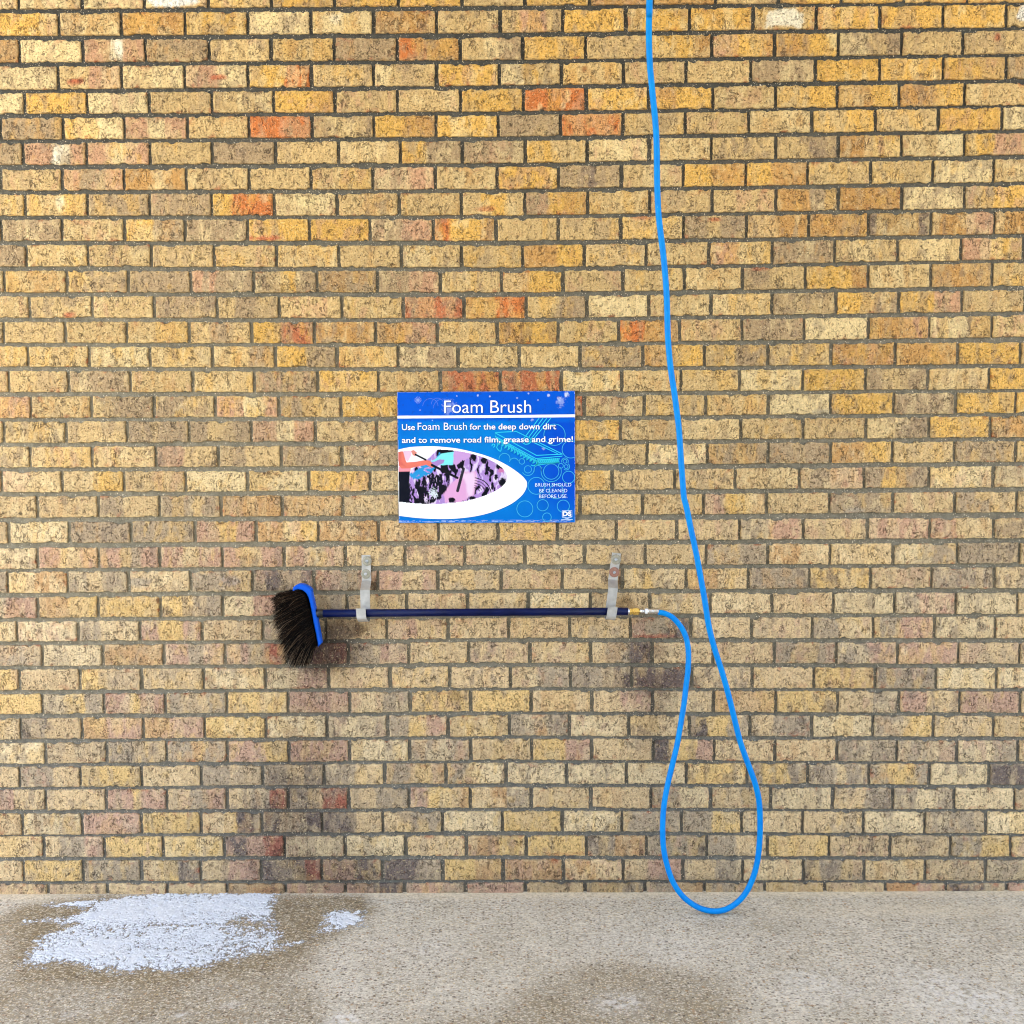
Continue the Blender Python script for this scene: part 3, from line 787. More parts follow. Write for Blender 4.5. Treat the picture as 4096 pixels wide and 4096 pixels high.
def flat(name, polys, m, layer, parent):
    bm = bmesh.new()
    for poly in polys:
        vs = [bm.verts.new(Vector(p)) for p in sp([q[0] for q in poly], [q[1] for q in poly], layer)]
        f = bm.faces.new(vs); 
    bmesh.ops.triangulate(bm, faces=bm.faces[:])
    for f in bm.faces:
        f.normal_update()
        if f.normal.y > 0: f.normal_flip()
    me = bpy.data.meshes.new(name); bm.to_mesh(me); bm.free()
    return link(name, me, [m], parent)


def strokes(lines, wdt):
    """polylines -> flat ribbons"""
    out = []
    for ln in lines:
        P = np.array(ln, float); closed = np.allclose(P[0], P[-1])
        T = np.gradient(P, axis=0)
        if closed:
            T[0] = T[-1] = P[1] - P[-2]
        N = np.stack([-T[:, 1], T[:, 0]], 1) / (np.linalg.norm(T, axis=1)[:, None] + 1e-9)
        a, b = P + N * wdt / 2, P - N * wdt / 2
        for i in range(len(P) - 1):
            out.append([a[i], a[i + 1], b[i + 1], b[i]])
    return out


def circle(cx, cy, r, a0=0, a1=360, n=40):
    t = np.radians(np.linspace(a0, a1, n)); return [(cx + r * math.cos(k), cy + r * math.sin(k)) for k in t]


def text(name, words, m, layer, parent):
    """words: (string, x0, baseline y, width, cap height, boldness) in drawing units -> one mesh"""
    for s, x0, yb, wd, ch, bold, sl in words:
        cu = bpy.data.curves.new("lettering", 'FONT'); cu.body = s; cu.size = 1.0; cu.offset = bold; cu.resolution_u = 4
        ob = bpy.data.objects.new("lettering_tmp", cu); COL.objects.link(ob)
        bpy.context.view_layer.update()
        me = bpy.data.meshes.new_from_object(ob.evaluated_get(bpy.context.evaluated_depsgraph_get()))
        me.calc_loop_triangles()
        co_ = np.array([v.co[:] for v in me.vertices]); tr = np.array([t.vertices[:] for t in me.loop_triangles])
        bpy.data.objects.remove(ob); bpy.data.curves.remove(cu); bpy.data.meshes.remove(me)
        lo, hi = co_[:, 0].min(), co_[:, 0].max()
        x = x0 + (co_[:, 0] - lo) / (hi - lo) * wd
        y = yb - co_[:, 1] / .70 * ch + sl * (x - x0)
        # one mesh per word: cut where the row of letters leaves its widest gaps
        t0, t1 = co_[tr][..., 0].min(1), co_[tr][..., 0].max(1)
        o_ = np.argsort(t0); reach = t0[o_[0]]; gaps = []
        for i in o_:
            if t0[i] > reach: gaps.append((t0[i] - reach, t0[i] - 1e-4))
            reach = max(reach, t1[i])
        cuts = sorted(g[1] for g in sorted(gaps)[::-1][:s.count(" ")])
        wid = np.searchsorted(cuts, co_[tr][..., 0].mean(1))
        for k in range(s.count(" ") + 1):
            tk = tr[wid == k]; used = np.unique(tk); re = -np.ones(len(co_), int); re[used] = np.arange(len(used))
            me = np_mesh(name, sp(x[used], y[used], layer), np.zeros((0, 4), int), tris=re[tk])
            if sum(p.normal.y for p in me.polygons) > 0: me.flip_normals()
            link(name, me, [m], parent)


def make_sign():
    root = thing("information_sign", "blue printed panel headed Foam Brush with an oval picture, fixed above the hung brush", "sign", tuple(at1(1945, 2090, -.005)))
    # --- panel with printed blue ground, knocks and peeling lower edge
    nu, nv = 420, 310
    U, W = np.meshgrid(np.linspace(0, 1, nu), np.linspace(0, 1, nv), indexing='ij')
    TL, TR, BL, BR = map(np.array, ((70., 70.), (1832., 58.), (88., 1368.), (1836., 1362.)))
    P = (TL[None, None] * ((1 - U) * (1 - W))[..., None] + TR * (U * (1 - W))[..., None] + BL * ((1 - U) * W)[..., None] + BR * (U * W)[..., None])
    X, Y = P[..., 0], P[..., 1]
    X = X + 5 * (fbm(Y / 60, X * 0, 3) - .5) * (np.exp(-U * 60) + np.exp(-(1 - U) * 60)); Y = Y + 5 * (fbm(X / 60, Y * 0, 4) - .5) * (np.exp(-W * 60) + np.exp(-(1 - W) * 60))
    hdr = srgb(0, 88, 210, .8); mid = srgb(0, 126, 212, .8); deep = srgb(0, 78, 204, .8); low = srgb(0, 110, 206, .8)
    c = np.ones(U.shape + (3,)) * mid
    f = sm(.25, .2, W)[..., None]; c = c * (1 - f) + hdr * f
    f = (sm(.62, 1.0, U + .25 * (.5 - np.abs(W - .45))) * sm(.2, .25, W))[..., None]; c = c * (1 - f) + deep * f
    f = (sm(.75, 1.0, W))[..., None] * .8; c = c * (1 - f) + low * f
    f = (.35 * sm(.25, .0, U) * sm(.2, .25, W) * sm(.6, .2, W))[..., None]; c = c * (1 - f) + deep * f
    c = c * (.93 + .14 * fbm(X / 90, Y / 300, 7, 4))[..., None]
    sc_ = np.zeros_like(U)
    n1 = fbm(X / 16, Y / 16, 8, 4)
    for (x, y, r, a) in [(1750, 95, 22, 1), (1675, 140, 20, .7), (1570, 104, 13, .9), (870, 104, 9, .8), (990, 112, 9, .8), (1370, 84, 8, .6), (300, 250, 7, .5), (590, 225, 60, .35), (660, 108, 7, .9), (1468, 152, 7, .9),
                         (420, 352, 7, .9), (1260, 130, 8, .6), (1190, 1040, 30, .3), (1525, 630, 14, .4), (1690, 170, 40, .4), (1410, 345, 12, .5)]:
        sc_ = np.maximum(sc_, a * sm(1.3, .7, np.hypot(X - x, Y - y) / r + 1.8 * (n1 - .5)))
    for k in range(6):
        a = k * math.pi / 6; sc_ = np.maximum(sc_, .4 * sm(3.5, 1.5, segdist(X, Y, 276 - 34 * math.cos(a), 150 - 34 * math.sin(a), 276 + 34 * math.cos(a), 150 + 34 * math.sin(a))))
    for (cx, cy, r) in [(400, 210, 75), (470, 190, 60), (520, 230, 90), (590, 240, 60)]:
        sc_ = np.maximum(sc_, .22 * sm(2.6, 1.2, np.abs(np.hypot(X - cx, Y - cy) - r)) * (Y < cy))
    sc_ = np.maximum(sc_, .55 * sm(.5, .62, fbm(X / 30, Y / 6, 9, 4)) * sm(.975, .985, W) * sm(.999, .993, W))
    sc_ = np.maximum(sc_, .5 * sm(.0045, .002, np.minimum(np.minimum(U, 1 - U), W)) * (fbm(X / 20, Y / 20, 12, 3) > .45))
    sc_ = .75 * sc_[..., None]; c = c * (1 - sc_) + srgb(206, 214, 226) * sc_
    f = (.5 * sm(.68, .76, fbm(X / 22, Y / 22, 31, 4)) * (W < .25))[..., None]; c = c * (1 - f) + srgb(20, 62, 150) * f
    front = sp(X.ravel(), Y.ravel(), 0); back = front.copy(); back[:, 1] = -.0022
    n = nu * nv
    q = grid_quads(nu, nv)
    ring = np.concatenate([np.arange(nu) * nv, (nu - 1) * nv + np.arange(1, nv), (np.arange(nu - 2, -1, -1)) * nv + nv - 1, np.arange(nv - 2, 0, -1)])
    rb = np.arange(len(ring)) + n; nx = np.roll(np.arange(len(ring)), -1)
    side = np.stack([ring, ring[nx], rb[nx], rb], 1)
    V = np.concatenate([front, back[ring]]); cc = np.concatenate([c.reshape(-1, 3), np.tile(srgb(120, 140, 180), (len(ring), 1))])
    me = np_mesh("panel", V, np.concatenate([q, side]), attrs={"Col": cc})
    link("panel", me, [mat_attr("printed_panel", .55, .07)], root)
    white = simple("white_print", (.80, .81, .83), .45, var=.04)
    blueshade = simple("dark_blue_print", srgb(10, 58, 150), .5, var=.05)
    # --- white stripe
    flat("stripe", [[(72, 304), (500, 303), (1000, 299), (1834, 291), (1834, 319), (1000, 326), (500, 329), (72, 332)]], white, 1, root)
    # --- oval border and the picture in it
    outer = catmull([(78, 641), (160, 622), (250, 611), (420, 607), (560, 616), (700, 636), (900, 684), (1050, 738), (1180, 806), (1290, 884), (1340, 935), (1357, 970), (1347, 1030), (1300, 1100), (1190, 1184), (1000, 1263), (800, 1308), (560, 1328), (300, 1320), (88, 1296)], 6)
    flat("oval_border", [outer], white, 1, root)
    inner = [tuple(p) for p in catmull([(80, 660), (220, 646), (350, 638), (480, 637), (640, 648), (820, 682), (980, 736), (1090, 800), (1145, 860), (1160, 910), (1145, 970), (1080, 1030), (960, 1090), (780, 1145), (600, 1172), (420, 1181), (230, 1173), (90, 1158)], 6)]
    xs = np.arange(78, 1164, 4.0); ys = np.arange(634, 1184, 4.0)
    X, Y = np.meshgrid(xs, ys, indexing='ij')
    x = (X - 0) * (780 / 1932) / (520 / 1092); y = (Y * (780 / 1932) + 1540 - 1780) / (520 / 1092)        # the picture's own coordinates
    c = np.ones(X.shape + (3,)) * srgb(246, 248, 252, .8)

    def put(mask, col): 
        nonlocal c
        m_ = np.clip(mask, 0, 1)[..., None]; c = c * (1 - m_) + col * .78 * m_
    def area(poly, soft=2.5, ragged=0):
        d = sdf(x, y, poly)
        if ragged: d = d + ragged * (fbm(x / 16, y / 60, 71, 3) - .5) * 2
        return sm(-soft, soft, d)
    def line(pts, wd, soft=1.5):
        d = np.full(x.shape, 1e9)
        for a, b in zip(pts[:-1], pts[1:]): d = np.minimum(d, segdist(x, y, *a, *b))
        return sm(wd / 2 + soft, wd / 2 - soft, d)
    lav, blk, wht, pnk = srgb(178, 140, 210), srgb(18, 18, 30), srgb(226, 208, 236), srgb(226, 168, 214)
    car = [(162, 500), (158, 380), (165, 250), (180, 205), (250, 165), (330, 105), (400, 40), (440, 32), (560, 40), (680, 52), (800, 88), (900, 150), (990, 230), (985, 320), (900, 400), (760, 460), (600, 500)]
    wx_ = x + 60 * (fbm(x / 70, y / 70, 81, 3) - .5); wy_ = y + 60 * (fbm(x / 70, y / 70, 82, 3) - .5)
    sw = fbm(wx_ / 34, wy_ / 95, 83, 3)
    put(area(car), lav)
    put(area(car) * sm(.40, .36, sw), blk)
    put(area(car) * sm(.54, .64, sw), wht)
    put(area([(215, 290), (330, 245), (500, 240), (500, 400), (440, 440), (330, 500), (160, 500), (175, 420)], 5, 16) * sm(.60, .52, fbm(x / 14, y / 48, 85, 3)), blk)
    put(area([(165, 250), (330, 118), (400, 90), (420, 60), (390, 190), (330, 250), (200, 290)], 4, 14) * sm(.66, .55, fbm(wx_ / 20, wy_ / 20, 86, 3)), srgb(40, 150, 214))
    put(area([(375, 120), (440, 66), (548, 46), (528, 166), (400, 172), (340, 140)], 3, 5), srgb(128, 232, 238))
    put(area([(395, 45), (440, 34), (555, 42), (550, 54), (430, 72)], 2), blk)
    put(area([(330, 150), (420, 120), (455, 125), (440, 160), (360, 190)], 3, 12), lav * .9)
    put(area([(540, 50), (660, 50), (720, 80), (650, 120), (560, 200), (535, 160)], 5, 18), srgb(206, 160, 218))
    put(area([(560, 170), (600, 135), (625, 130), (615, 190), (575, 200)], 3, 8), blk)
    put(area([(450, 410), (520, 310), (620, 225), (720, 225), (735, 300), (700, 420), (600, 478), (470, 482)], 8, 14), pnk)
    put(area([(590, 240), (700, 230), (725, 300), (690, 420), (650, 440), (640, 330)], 14, 10) * .75, srgb(240, 218, 240))
    for r, a in [(150, 1), (128, .7), (104, .9), (84, .6), (64, .8)]:
        d = np.abs(np.hypot((x - 700), (y - 420) * 1.05) - r + 6 * (fbm(x / 20, y / 20, 88, 2) - .5)); ang = np.degrees(np.arctan2(y - 420, x - 700))
        put(a * sm(5.5, 2.5, d) * (ang > -85) * (ang < (-8 if r > 140 else -28)), blk)
    for (bx, by, rx, ry) in [(890, 270, 16, 22), (952, 318, 34, 40), (692, 446, 24, 16), (520, 462, 30, 20), (790, 130, 30, 26), (925, 178, 34, 24), (700, 100, 24, 26), (860, 345, 12, 30)]:
        put(sm(1.25, .8, np.hypot((x - bx) / rx, (y - by) / ry) + .9 * (fbm(x / 12, y / 12, 89, 3) - .5)), blk)
    put(area([(915, 195), (960, 200), (950, 235), (905, 230)], 4, 10), srgb(206, 120, 170))
    put(sm(1.3, .7, np.hypot((x - 365) / 28, (y - 405) / 34) + 2.2 * (fbm(x / 6, y / 6, 90, 2) - .5)), srgb(214, 226, 230))
    put(area([(70, 222), (168, 220), (160, 330), (165, 500), (60, 500), (60, 222)]), srgb(14, 18, 32))
    put(area([(60, 180), (175, 196), (172, 222), (60, 224)]), srgb(244, 150, 164))
    put(area([(108, 40), (186, 40), (176, 90), (150, 142), (128, 120)]), srgb(236, 196, 220))
    put(area([(60, 50), (110, 50), (128, 120), (140, 146), (220, 140), (300, 125), (338, 132), (372, 182), (352, 192), (305, 166), (170, 196), (98, 198), (60, 160)], 3), srgb(232, 122, 104))
    put(area([(60, 60), (92, 60), (96, 140), (130, 180), (60, 165)], 12) * .5, srgb(204, 92, 84))
    put(area([(176, 46), (192, 36), (226, 64), (214, 96), (190, 84)]), srgb(224, 140, 124))
    put(line([(214, 80), (300, 124)], 15) + line([(352, 168), (566, 276)], 20), srgb(24, 24, 32))
    put(line([(617, 200), (568, 384)], 25), srgb(44, 44, 54)); put(line([(610, 205), (600, 240)], 4), srgb(90, 90, 104)); put(line([(608, 130), (606, 200)], 9), blk)
    keep = inpoly(X, Y, inner)
    qd = grid_quads(*X.shape); qd = qd[keep.ravel()[qd].all(1)]
    used = np.unique(qd); re = -np.ones(X.size, int); re[used] = np.arange(len(used))
    me = np_mesh("picture", sp(X.ravel()[used], Y.ravel()[used], 2), re[qd], attrs={"Col": c.reshape(-1, 3)[used]})
    link("picture", me, [mat_attr("printed_picture", .55, .08)], root)
    # --- line drawing of a brush and bubbles (coordinates of its own)
    k = (370 / 842) / SC
    def D2(p): return ((1950 - 1560) / SC + p[0] * k, (1640 - 1540) / SC + p[1] * k)
    cy1 = simple("cyan_print", srgb(0, 206, 236, .75), .45, var=.05); cy2 = simple("light_cyan_print", srgb(40, 180, 226, .75), .45, var=.05)
    L = [[(70, 240), (68, 205), (262, 195), (680, 400), (680, 420), (440, 442), (70, 240)], [(68, 207), (445, 413), (680, 402)], [(330, 280), (322, 262), (430, 300), (640, 398)]]
    for a, b in [((312, 285), (470, 74)), ((338, 298), (506, 74)), ((366, 303), (540, 74)), ((396, 292), (576, 74))]: L.append([a, b])
    L.append([(312, 285), (325, 302), (345, 312), (372, 310), (398, 290)])
    L += [catmull(p, 6) for p in ([(40, 330), (46, 312), (62, 312), (66, 328), (52, 340)], [(75, 250), (95, 300), (85, 345), (118, 375), (128, 330)])]
    for i in range(13):
        t = i / 12; x0, y0 = 92 + 340 * t, 258 + 190 * t
        L.append(catmull([(x0, y0), (x0 + 14, y0 + 34), (x0 + 6, y0 + 62 - 8 * t)], 5)); L.append(catmull([(x0 + 14, y0 + 8), (x0 + 27, y0 + 38), (x0 + 6, y0 + 62 - 8 * t)], 5))
    for i in range(11):
        x0 = 458 + 18.5 * i; L.append(catmull([(x0, 448 - i), (x0 - 8, 470), (x0 + 4, 494 - i)], 5)); L.append(catmull([(x0 + 10, 446 - i), (x0 + 3, 470), (x0 + 4, 494 - i)], 5))
    L.append(catmull([(395, 500), (425, 508), (440, 495), (480, 498), (560, 486), (640, 480), (655, 470)], 6))
    flat("brush_drawing", strokes([[D2(p) for p in l] for l in L], 8.5), cy1, 1, root)
    B = [circle(*a) for a in ((610, 225, 97), (758, 358, 79, 62, 300), (155, 445, 50, 175, 375), (242, 480, 42, 190, 340), (313, 468, 25), (368, 540, 33), (368, 540, 56, 5, 150), (580, 560, 70), (580, 560, 92, -25, 205),
                                 (705, 467, 17), (705, 467, 30, 160, 390), (668, 508, 22), (716, 515, 17), (716, 515, 31, -60, 130), (738, 612, 55), (445, 690, 77), (625, 742, 66), (340, 900, 73), (502, 867, 51), (690, 875, 55), (541, 976, 39))]
    B.append(catmull([(424, 560), (430, 520), (460, 505), (486, 520), (490, 560)], 6))
    flat("bubble_drawing", strokes([[D2(p) for p in l] for l in B], 7.0), cy2, 2, root)
    # --- lettering
    sl = -.004
    head = [("Foam Brush", 538, 277, 860, 126, -.004, sl)]
    text("headline_shadow", [("Foam Brush", 544, 283, 860, 126, -.004, sl)], blueshade, 1, root)
    text("headline_lettering", head, white, 2, root)
    slog = [("Use", 118, 446, 128, 58, .010, sl), ("Foam Brush", 274, 446, 488, 74, -.004, sl), ("for the deep down dirt", 790, 441, 856, 58, .010, sl),
            ("and to remove road film, grease and grime!", 118, 573, 1694, 56, .010, -.006)]
    text("slogan_shadow", [(a, b + 4, c_ + 5, d, e, f, g) for a, b, c_, d, e, f, g in slog], blueshade, 1.5, root)
    text("slogan_lettering", slog, white, 3, root)
    note = [("BRUSH SHOULD", 1438, 1006, 358, 35, -.004, sl), ("BE CLEANED", 1480, 1064, 276, 35, -.004, sl), ("BEFORE USE.", 1478, 1120, 280, 35, -.004, sl)]
    text("notice_lettering", note, simple("pale_print", srgb(206, 226, 246), .45, var=.04), 3, root)
    pale = simple("logo_print", srgb(196, 220, 246), .45, var=.04)
    logo = flat("logo", strokes([[D2(p) for p in [(680, 916), (769, 915), (769, 972), (725, 990), (680, 976), (680, 916)]], [D2(p) for p in [(684, 969), (725, 983), (766, 966)]], [D2(p) for p in [(672, 998), (775, 997)]]], 4.5), pale, 3, root)
    text("logo_lettering", [("DS", 1711, 1296, 86, 42, .045, 0)], white, 3.5, root)
    return root


make_sign()

# ------------------------------------------------------------------ steel brackets
M_STEEL = simple("galvanised_steel", (.50, .495, .475), .38, .65, var=.18, scale=45)
M_SCREW = simple("screw_steel", (.55, .55, .56), .3, .9)


def mat_washer(name, col, trans):
    m, nt, b = mat(name); q = NB(nt)
    obj = q.n("ShaderNodeTexCoord").outputs["Object"]; n = q.noise(obj, 140, 3)
    q.l(q.mix(q.mr(n.outputs[0], .35, .7), c4(col), c4(col * .72)), b.inputs["Base Color"])
    b.inputs["Roughness"].default_value = .3; b.inputs["Subsurface Weight"].default_value = trans; b.inputs["Subsurface Scale"].default_value = .01
    return m


M_WASH = mat_washer("pale_plastic_washer", srgb(158, 153, 136), .2); M_RUSTW = mat_washer("rust_stained_washer", srgb(150, 108, 92), .1)
AX = -.064           # the pole's axis stands this far off the wall


def make_bracket(label, top, bend1, bend2, foot, tilt, lipshift, washers):
    """top/bend/foot: photograph pixels on the strip's centre line, from which its real lengths are taken"""
    root = thing("wall_bracket", label, "bracket", tuple(at1(*top, 0)), "steel brackets holding the brush pole")
    W = .0325; th = .0026
    t0 = at1(*top, -.003)
    zt = 0.0
    L1 = -(at1(*bend1, -.003) - t0).length; L2 = -(at1(*bend2, -.04) - t0).length
    L3 = -(at1(*foot, AX) - t0).length
    ya = AX + .0165                                     # arm plane behind the pole
    prof = [(-.0036, 0.0), (-.0036, L1), (ya, L2), (ya, L3)]
    cx, cz = AX, L3
    for k in range(1, 9):
        a = math.pi * k / 9; prof.append((cx + .0165 * math.cos(a), cz - .0165 * math.sin(a)))
    prof += [(AX - .0165, L3), (AX - .0165, L3 + .030)]
    prof = np.array(prof)
    d = np.gradient(prof, axis=0); nrm = np.stack([-d[:, 1], d[:, 0]], 1); nrm /= np.linalg.norm(nrm, axis=1)[:, None]
    bm = bmesh.new(); rows = []
    c, s = math.cos(tilt), math.sin(tilt)
    n = len(prof)
    for i, ((y, z), nn) in enumerate(zip(prof, nrm)):
        fl = max(0, (i - 6) / (n - 7)) if i > 6 else 0
        r = []
        for sx, o in ((-1, 0), (1, 0), (1, 1), (-1, 1)):
            x = sx * W / 2 + lipshift * fl
            if i == 0: x *= .93
            yy, zz = y + nn[0] * (th * (o - .5)), z + nn[1] * (th * (o - .5))
            r.append(bm.verts.new(Vector((t0.x + x * c + zz * s, yy, t0.z + zz * c - x * s))))
        rows.append(r)
    for a, b in zip(rows[:-1], rows[1:]):
        for k in range(4): bm.faces.new((a[k], a[(k + 1) % 4], b[(k + 1) % 4], b[k]))
    bm.faces.new(rows[0]); bm.faces.new(rows[-1][::-1])
    bm_obj("strip", bm, [M_STEEL], root, bevel=.0006)
    for (px, py, r, m) in washers:
        p = at1(px, py, -.006)
        bm = bmesh.new()
        add_ring_tube(bm, [(p.x, -.0050, p.z), (p.x, -.0066, p.z), (p.x, -.0082, p.z), (p.x, -.0092, p.z), (p.x, -.0088, p.z)], [r, r, r * .93, r * .62, r * .45], 28)
        wsh = bm_obj("washer", bm, [m], root, smooth=False)
        bm = bmesh.new()
        add_ring_tube(bm, [(p.x, -.0085, p.z), (p.x, -.0112, p.z), (p.x, -.0120, p.z)], [.0056, .0054, .004], 6)
        for dx, dz in ((.0035, .0007), (.0007, .0035)):
            box(bm, p.x - dx, p.x + dx, -.0126, -.0118, p.z - dz, p.z + dz)
        bm_obj("screw", bm, [M_SCREW], wsh)
    return root


R_ = .0168
make_bracket("upright bent steel strip bracket with two clear plastic washers, near the brush head", (1464, 2220), (1463, 2322), (1457, 2352), (1455, 2455), -.012, -.011,
             [(1468, 2244, R_, M_WASH), (1463, 2296, R_, M_WASH)])
make_bracket("leaning bent steel strip bracket whose lower washer is rusty brown, near the brass fitting", (2466, 2212), (2449, 2318), (2445, 2343), (2432, 2446), .135, .004,
             [(2464, 2238, R_ * 1.05, M_WASH), (2457, 2289, R_ * 1.05, M_RUSTW)])

# ------------------------------------------------------------------ foam brush: pole, head with bristles, fittings
M_POLE = simple("navy_painted_tube", srgb(5, 16, 60), .42, var=.3, scale=30, spec=.16)
M_BLUEP = simple("blue_plastic", srgb(0, 90, 216, .78), .45, spec=.15, var=.06, scale=40)
M_BLACKP = simple("black_plastic", (.012, .012, .014), .45)
M_BRASS = simple("brass", (.80, .56, .16), .25, .95, var=.08)
M_CHROME = simple("chromed_steel", (.66, .65, .63), .25, .95, var=.08)


def make_brush():
    pl = at1(1278, 2453.5, AX); pr = at1(2512, 2445.5, AX)
    root = thing("foam_brush", "long handled wash brush with a blue head and dark bristles resting in two brackets", "brush", tuple((pl + pr) / 2))
    axis = (pr - pl).normalized()
    up = Vector((-axis.z, 0, axis.x))
    def along(px0, px1, r, name, m, n=24, prof=None, sides=None):
        a = at1(px0, 2453.5 + (px0 - 1278) * (-8 / 1234), AX); b = at1(px1, 2453.5 + (px1 - 1278) * (-8 / 1234), AX)
        bm = bmesh.new()
        P = prof or [(0, r * .94), (.02, r), (.98, r), (1, r * .94)]
        add_ring_tube(bm, [a.lerp(b, t) for t, _ in P], [rr for _, rr in P], sides or n)
        return bm_obj(name, bm, [m], root, smooth=(sides is None))
    rp = .0132
    pole = along(1292, 2512, rp, "pole", M_POLE, 32, [(0, rp), (.5, rp), (.9995, rp), (1, rp * .9)])
    along(1262, 1293, rp * 1.06, "threaded_collar", M_BLACKP, 24)
    along(2511, 2517, rp * .98, "end_ring", M_CHROME, 24)
    r = .0118
    b1 = along(2516, 2556, r, "brass_coupling", M_BRASS, sides=6, prof=[(0, r * .8), (.06, r), (.28, r), (.30, r * .86), (.40, r * .86), (.42, r * 1.06), (.94, r * 1.06), (1, r * .9)])
    r = .0072
    along(2555, 2582, r, "nipple", M_CHROME, prof=[(0, r), (.3, r * .9), (.35, r * 1.2), (.62, r * 1.2), (.66, r * .85), (1, r * .85)])
    r = .0092
    along(2580, 2592, r, "white_collar", simple("white_plastic", (.75, .75, .74), .4), prof=[(0, r * .85), (.2, r), (.8, r), (1, r * .9)])
    along(2591, 2634, r, "crimp_ferrule", M_CHROME, prof=[(0, r), (.12, r * 1.03), (.5, r), (.52, r * .94), (.56, r), (.97, r * 1.02), (1, r * .95)])
    # --- head: a bent block seen from its edge, 70 mm deep
    def cp(x, y): return (1060 + x * .3002, 2180 + y * .3002)
    outer = [(366, 628), (366, 592), (374, 566), (408, 537), (440, 523), (500, 525), (548, 541), (600, 570), (630, 600), (646, 645), (668, 740), (712, 960), (776, 1312), (736, 1356)]
    inner = [(698, 1356), (678, 1200), (636, 1000), (600, 800), (576, 700), (545, 645), (500, 606), (440, 592), (402, 604), (384, 632)]
    half = .018
    P = [at1(cp(*p)[0] - (8 if p in outer[9:] else 4 if p in outer[6:9] else 0), cp(*p)[1], AX - half) + Vector((0, half, 0)) for p in outer + inner]
    bm = bmesh.new()
    prof_y = [(-half, .0035), (-half + .004, 0), (half - .004, 0), (half, .0035)]
    cen = sum(P, Vector()) / len(P)
    rings = []
    for dy, ins in prof_y:
        ring = []
        for i, p in enumerate(P):
            a, b = P[i - 1], P[(i + 1) % len(P)]
            t = (b - a).normalized(); nrm = Vector((t.z, 0, -t.x))      # pointing inward for this winding
            ring.append(bm.verts.new(p + nrm * ins + Vector((0, dy, 0))))
        rings.append(ring)
    for a, b in zip(rings[:-1], rings[1:]):
        for i in range(len(P)):
            j = (i + 1) % len(P); bm.faces.new((a[i], a[j], b[j], b[i]))
    for rg in (rings[0], rings[-1]):
        bmesh.ops.triangulate(bm, faces=[bm.faces.new(rg)])
    head = bm_obj("brush_head", bm, [M_BLUEP], root)
    # --- bristles
    rn = np.random.default_rng(5)
    bases = np.array([(415, 604), (470, 602), (530, 640), (568, 700), (602, 830), (632, 980), (658, 1110), (680, 1220), (700, 1330)], float)
    tips = np.array([(190, 690), (106, 745), (104, 830), (112, 960), (150, 1110), (200, 1290), (250, 1520), (380, 1640), (575, 1600)], float)
    tt = np.linspace(0, 1, len(bases))
    n = 4600
    S = np.sort(rn.random(n) ** .95)
    V, Q, C = [], [], []; base = 0
    NSEG = 7; NS = 3
    for s in S:
        b = np.array([np.interp(s, tt, bases[:, k]) for k in (0, 1)]); e = np.array([np.interp(np.clip(s + rn.normal(0, .035), 0, 1), tt, tips[:, k]) for k in (0, 1)])
        dep = rn.uniform(-.024, .024)
        ln = rn.uniform(.74, 1.0) if rn.random() < .8 else rn.uniform(.45, .8)
        tuft = int(s * 34) * 7 + int((dep + .024) / .048 * 5)
        tr_ = np.random.default_rng(tuft + 100); tv = tr_.normal(0, 1, 4)
        ln *= 1 + .05 * tv[2]
        e = b + (e - b) * ln + tv[:2] * (16, 13) + rn.normal(0, 6, 2)
        p0 = at1(*cp(*b), AX); p3 = at1(*cp(*e), AX)
        p0.y += dep; p3.y = min(AX + dep * 1.45 + rn.normal(0, .004), -.006)
        L = (p3 - p0).length
        d0 = Vector((-.93, dep * 4, -.30 - .32 * s + rn.normal(0, .10))).normalized()
        p1 = p0 + d0 * L * .36; p2 = p3 - ((p3 - p0).normalized() * .6 + Vector((-.05, 0, -.5)).normalized() * .4) * L * .30
        kx, kz = rn.normal(0, .0016, 2)
        pts = []
        for i in range(NSEG + 1):
            t = i / NSEG; q = p0 * (1 - t) ** 3 + p1 * 3 * t * (1 - t) ** 2 + p2 * 3 * t * t * (1 - t) + p3 * t ** 3
            q.x += kx * math.sin(t * 5 + s * 40); q.z += kz * math.sin(t * 6 + s * 70)
            pts.append(q)
        rad = rn.uniform(.0005, .0009)
        u = rn.random()
        lighter = .035 + .05 * (tv[3] > .6) + .22 * max(0, 1 - abs(s - .82) / .18)
        if u < lighter: ca, cb, rad = srgb(70, 50, 34), srgb(176, 152, 124), rad * 1.35
        elif u < .22: ca, cb = srgb(40, 26, 18), srgb(104, 74, 50)
        else: ca, cb = srgb(8, 6, 5), srgb(18, 12, 9)
        ax1 = (pts[-1] - pts[0]).normalized(); pa = ax1.cross(Vector((0, 1, 0))).normalized(); pb = ax1.cross(pa)
        for i, q in enumerate(pts):
            t = i / NSEG; r_ = rad * (1 - .6 * t * t)
            for k in range(NS):
                a = 2 * math.pi * k / NS; V.append(q + pa * (r_ * math.cos(a)) + pb * (r_ * math.sin(a))); C.append((ca * (1 - t ** 1.5) + cb * t ** 1.5) * .6)
        for i in range(NSEG):
            for k in range(NS):
                Q.append((base + i * NS + k, base + i * NS + (k + 1) % NS, base + (i + 1) * NS + (k + 1) % NS, base + (i + 1) * NS + k))
        base += (NSEG + 1) * NS
    me = np_mesh("bristles", np.array([v[:] for v in V]), np.array(Q), attrs={"Col": np.array(C)})
    link("bristles", me, [mat_attr("dark_bristle", .5, .08)], head, smooth=True)
    return root


make_brush()

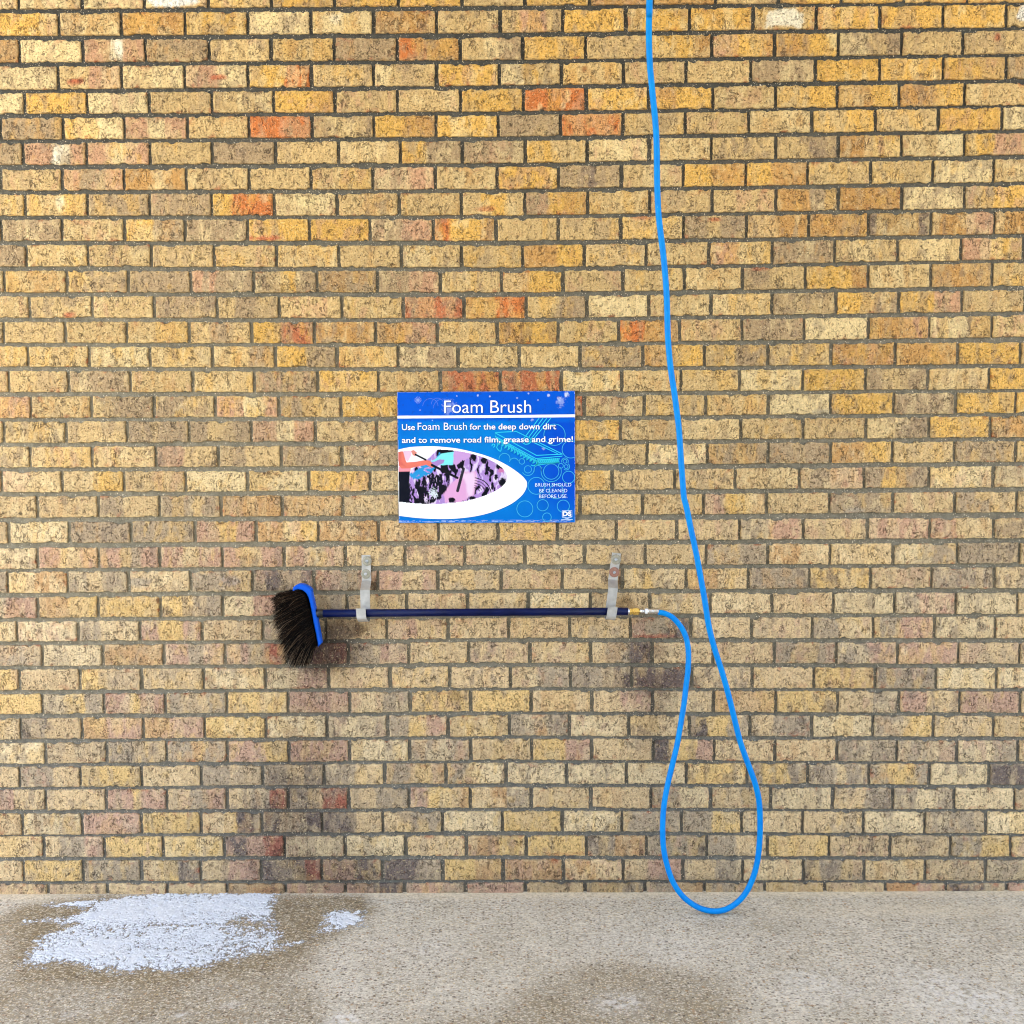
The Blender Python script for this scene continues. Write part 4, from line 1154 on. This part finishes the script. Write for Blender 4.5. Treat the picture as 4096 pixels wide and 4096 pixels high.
# ------------------------------------------------------------------ hose
def make_hose():
    left = [(2633, 2449), (2660, 2454), (2689, 2469), (2715, 2496), (2735, 2527), (2748, 2565), (2754, 2613), (2752, 2681), (2745, 2738), (2736, 2815), (2723, 2894), (2709, 2975), (2692, 3048), (2675, 3118), (2661, 3188), (2653, 3250),
            (2650.5, 3320), (2654, 3390), (2666, 3452), (2689, 3522), (2724, 3577), (2763, 3612), (2806, 3635), (2857, 3645)]
    right = [(2907, 3636), (2954, 3605), (2989, 3561), (3016, 3499), (3032, 3429), (3039, 3351), (3040, 3273), (3035, 3196), (3020, 3133), (3001, 3079), (2978, 3017), (2958, 2957), (2934.6, 2863), (2910.6, 2767), (2886, 2681), (2858, 2594),
             (2836, 2508), (2819, 2402), (2802, 2306), (2784, 2210), (2763, 2113), (2746, 2030), (2736, 1990), (2731, 1932), (2725, 1854), (2720, 1776), (2715, 1709), (2706, 1637), (2697, 1569), (2685, 1492), (2676.5, 1414), (2671, 1336), (2668.5, 1233),
             (2665, 1155), (2658, 1067), (2651, 1000), (2641, 921), (2634, 854), (2630, 776), (2628, 699), (2627.5, 621), (2625, 543), (2619.5, 466), (2613, 404), (2606, 331), (2599.5, 259), (2596, 171), (2596, 78), (2597, 0), (2599, -80)]
    r = .0094
    pts = []
    # how far off the wall: from the pole's end out to the loop's foot, then slowly out to the boom above
    yb = AX
    for it in range(60):                                 # the loop's foot just rests on the ground
        if at1(2857, 3646, yb).z - r >= .001: break
        yb -= .003
    def plen(ps): return np.concatenate([[0], np.cumsum(np.hypot(*np.diff(np.array(ps), axis=0).T))])
    l = plen(left); 
    for p, s in zip(left, l / l[-1]): pts.append(at1(*p, AX + (yb - AX) * sm(0, 1, s)))
    l = plen([left[-1]] + right)[1:]
    for p, s in zip(right, l / l[-1]): pts.append(at1(*p, yb + (-.33 - yb) * s))
    pts.append(Vector((pts[-1].x + .004, pts[-1].y - .01, 4.22)))
    path = [Vector(p) for p in catmull([p[:] for p in pts], 5)]
    bm = bmesh.new(); add_ring_tube(bm, path, r, 20, axis_hint=Vector((0, 1, 0)))
    m, nt, b = mat("blue_rubber_hose"); q = NB(nt)
    obj = q.n("ShaderNodeTexCoord").outputs["Object"]
    n1 = q.noise(obj, 30, 4, .65); n2 = q.noise(q.map(obj, (1, 1, .3)), 160, 3, .6)
    c = q.mix(q.mr(n1.outputs[0], .35, .7), c4(srgb(0, 132, 226, .8)), c4(srgb(0, 150, 232, .8)))
    c = q.mix(q.mr(n2.outputs[0], .70, .78, 0, .6), c, c4(srgb(130, 190, 236)))
    c = q.mix(q.mr(n2.outputs[0], .26, .20, 0, .6), c, c4(srgb(8, 60, 120)))
    q.l(c, b.inputs["Base Color"]); q.l(q.mr(n1.outputs[0], .3, .7, .34, .5), b.inputs["Roughness"]); b.inputs["Specular IOR Level"].default_value = .14
    o = bm_obj("hose", bm, [m], None, smooth=True)
    tag(o, "bright blue rubber hose hanging from above and looping down to the concrete beside the brush", "hose")


make_hose()
